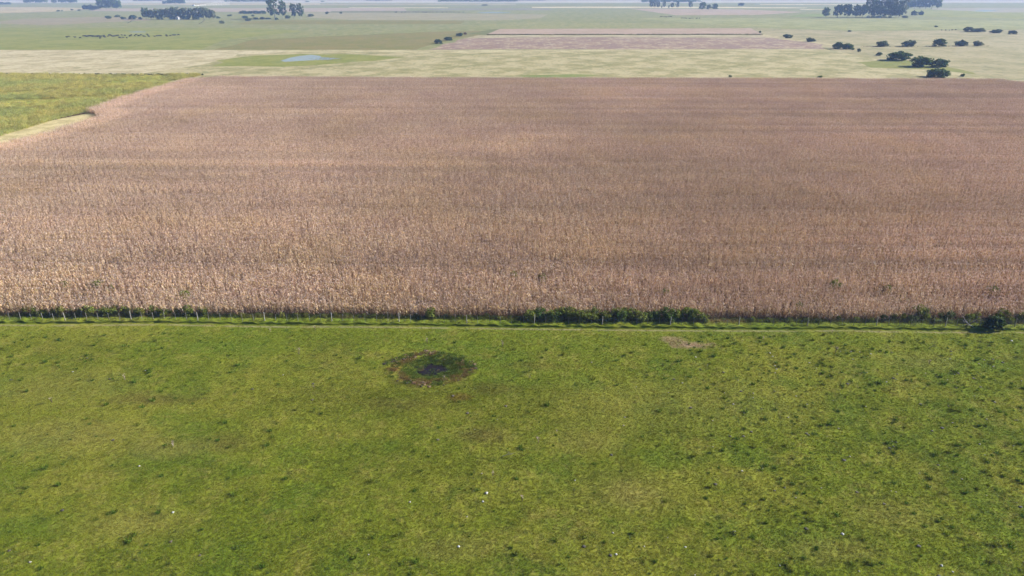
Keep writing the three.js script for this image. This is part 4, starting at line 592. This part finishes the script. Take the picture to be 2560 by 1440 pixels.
{
  const geos = [cowGeo(true), cowGeo(false)], coat = [std(0.012, 0.011, 0.011, 0.6), std(0.03, 0.018, 0.012, 0.65)], r = rng(9700);
  const cow = (x, y, label, group, k = 1) => { const g = G(x, y), m = new THREE.Mesh(geos[r() < 0.6 ? 0 : 1], coat[r() < 0.85 ? 0 : 1]); m.position.set(g.x, 0.02, g.z); m.rotation.y = (r() < 0.5 ? 0 : Math.PI) + (r() - 0.5) * 1.6; m.scale.setScalar(k * (0.92 + r() * 0.16)); add(m, 'cow', label, 'cow', group); };
  const Q = (a, b) => [140 + a / 7.53, 70 + b / 7.53 + 1.2];
  [[205, 175], [240, 165], [360, 180], [462, 188], [835, 196]].forEach(([a, b], i) => cow(...Q(a, b), ['lone leftmost black cow of the left herd', 'black cow beside the leftmost one of the left herd', 'single black cow third from left, left herd', 'single black cow in front of the left end of the herd', 'black cow standing nearest below the dense left herd'][i]));
  [515, 545, 560, 575, 590, 605, 622, 640, 655, 670, 685, 700, 715, 735, 750, 765, 780, 795, 810, 825, 840, 855].forEach((a) => cow(...Q(a, 150 + r() * 16), 'black cow in the tightly packed left end of the herd', 'packed cows of the left herd'));
  [[905, 150], [912, 168], [930, 178], [985, 160], [1000, 135], [1015, 132], [1030, 140], [1045, 150], [1060, 156], [1075, 160], [1092, 158], [1110, 154], [1130, 150], [1150, 148], [1172, 143]].forEach(([a, b]) => cow(...Q(a, b), 'black cow in the middle knot of the left herd', 'middle knot of the left herd'));
  [[1195, 184], [1215, 188], [1240, 138], [1265, 184], [1297, 143], [1336, 188], [1388, 155], [1405, 148], [1420, 138], [1485, 150], [1512, 130], [1550, 148], [1565, 150], [1602, 134], [1642, 152], [1668, 163], [1722, 128], [1735, 145], [1756, 162], [1860, 163], [1905, 150], [1942, 148], [1980, 148], [2080, 138], [2088, 156], [2155, 146], [2205, 138], [2225, 136], [2250, 138], [2306, 134]].forEach(([a, b]) => cow(...Q(a, b), `black cow in the ${a < 1450 ? 'first' : a < 1800 ? 'second' : 'last'} third of the loose right half of the left herd`, `loose left herd, ${a < 1450 ? 'first' : a < 1800 ? 'second' : 'last'} third`));
  for (let k = 0; k < 26; k++) cow(988 + Math.pow(r(), 1.2) * 95, 31.4 + (r() - 0.5) * 1.2, 'tiny dark cow in the far centre herd', 'far centre herd');
  for (let k = 0; k < 7; k++) cow(1090 + k * 11 + r() * 6, 31.2 + r() * 0.6, 'tiny dark cow strung out right of the far centre herd', 'strung out centre cows');
  [[1651, 42], [1655, 41.8], [1660, 42], [1664, 42.6], [1666, 42.8], [1671, 41.6], [1675, 41.6], [1678, 41.8]].forEach(([a, b]) => cow(a, b + 0.6, 'dark cow in the upper of two small herds right of centre', 'upper small herd'));
  [[1705, 45.8], [1710, 46], [1714, 46], [1717, 46.8], [1723, 47], [1727, 46.4], [1732, 46.2], [1741, 46.2], [1743, 46], [1749, 46.2]].forEach(([a, b]) => cow(a, b + 0.6, 'dark cow in the lower of two small herds right of centre', 'lower small herd'));
  [[2354, 76], [2364, 76], [2373, 76.4], [2380, 76], [2389, 75.4], [2411, 77]].forEach(([a, b]) => cow(a, b + 0.6, 'dark cow beside the far shrub clump at the right', 'cows at the right'));
}

// ---------------------------------------------------------------- farm house, truck and its dust
{
  const g = G(447, 48.9), o = new THREE.Group(), white = std(0.50, 0.48, 0.45), roof = std(0.30, 0.29, 0.28, 0.6), dk = std(0.05, 0.05, 0.06, 0.3);
  const gable = new THREE.ExtrudeGeometry(new THREE.Shape([[-2.4, 0], [2.4, 0], [2.4, 2.9], [0, 4.3], [-2.4, 2.9]].map(([x, y]) => new THREE.Vector2(x, y))), { depth: 7, bevelEnabled: false });
  part('wall', gable, white, o);
  for (const s of [-1, 1]) { const q = new THREE.BoxGeometry(3.1, 0.12, 7.5); q.rotateZ(-s * Math.atan2(1.4, 2.4)); q.translate(s * 1.28, 3.66, 3.5); part('roof', q, roof, o); }
  const d = part('door', new THREE.BoxGeometry(0.95, 2.05, 0.08), dk, o); d.position.set(-0.9, 1.03, 7.03); const w = part('window', new THREE.BoxGeometry(1, 1, 0.08), dk, o); w.position.set(1.0, 1.6, 7.03);
  o.position.set(g.x, 0, g.z - 1); add(o, 'farm_house', 'white farm house glimpsed among the trees of the long grove', 'house');
}
{
  const g = G(484, 15.2), o = new THREE.Group(), white = std(0.75, 0.75, 0.74, 0.4), dk = std(0.03, 0.03, 0.03, 0.6);
  const b = part('cargo_box', new THREE.BoxGeometry(5.2, 2.6, 2.4), white, o); b.position.set(0.8, 2.2, 0);
  const cab = part('cab', new THREE.ExtrudeGeometry(new THREE.Shape([[-1, 0], [0.9, 0], [0.9, 1.9], [-0.5, 1.9], [-1, 0.9]].map(([x, y]) => new THREE.Vector2(x, y))), { depth: 2.2, bevelEnabled: false }), white, o); cab.position.set(-2.9, 0.7, -1.1);
  const ws = part('windscreen', new THREE.BoxGeometry(0.06, 0.9, 1.9), dk, o); ws.position.set(-3.68, 2.1, 0); ws.rotation.z = -0.46;
  const wg = new THREE.CylinderGeometry(0.5, 0.5, 0.35, 12); wg.rotateX(Math.PI / 2); for (const [x, z] of [[-2.8, 1.05], [-2.8, -1.05], [1.6, 1.05], [1.6, -1.05], [2.7, 1.05], [2.7, -1.05]]) part('wheel', wg, dk, o).position.set(x, 0.5, z);
  o.position.set(g.x, 0, g.z); add(o, 'truck', 'white truck raising dust on the far dirt road', 'truck');
  const r = rng(9900), l = [], fleck = new THREE.TetrahedronGeometry(0.32), grp = new THREE.Group(), e = G(575, 12.6);
  for (let k = 0; k < 2600; k++) { const t = Math.pow(r(), 1.1), sp = 1 + t * 14; l.push({ x: lerp(g.x + 4, e.x, t), y: 0.2 + Math.pow(r(), 1.5) * sp, z: lerp(g.z, e.z, t) + (r() - 0.5) * 10 * t, r: r() * 6.28, s: 0.5 + r() * 0.7, c: [0.8, 0.74, 0.66], tx: r() * 6 }); }
  instances(fleck, std(1, 1, 1, 1), l, 'dust', grp); add(grp, 'dust_plume', 'pale dust trailing behind the white truck', 'dust', null, 'stuff');
}

renderer.render(scene, camera);
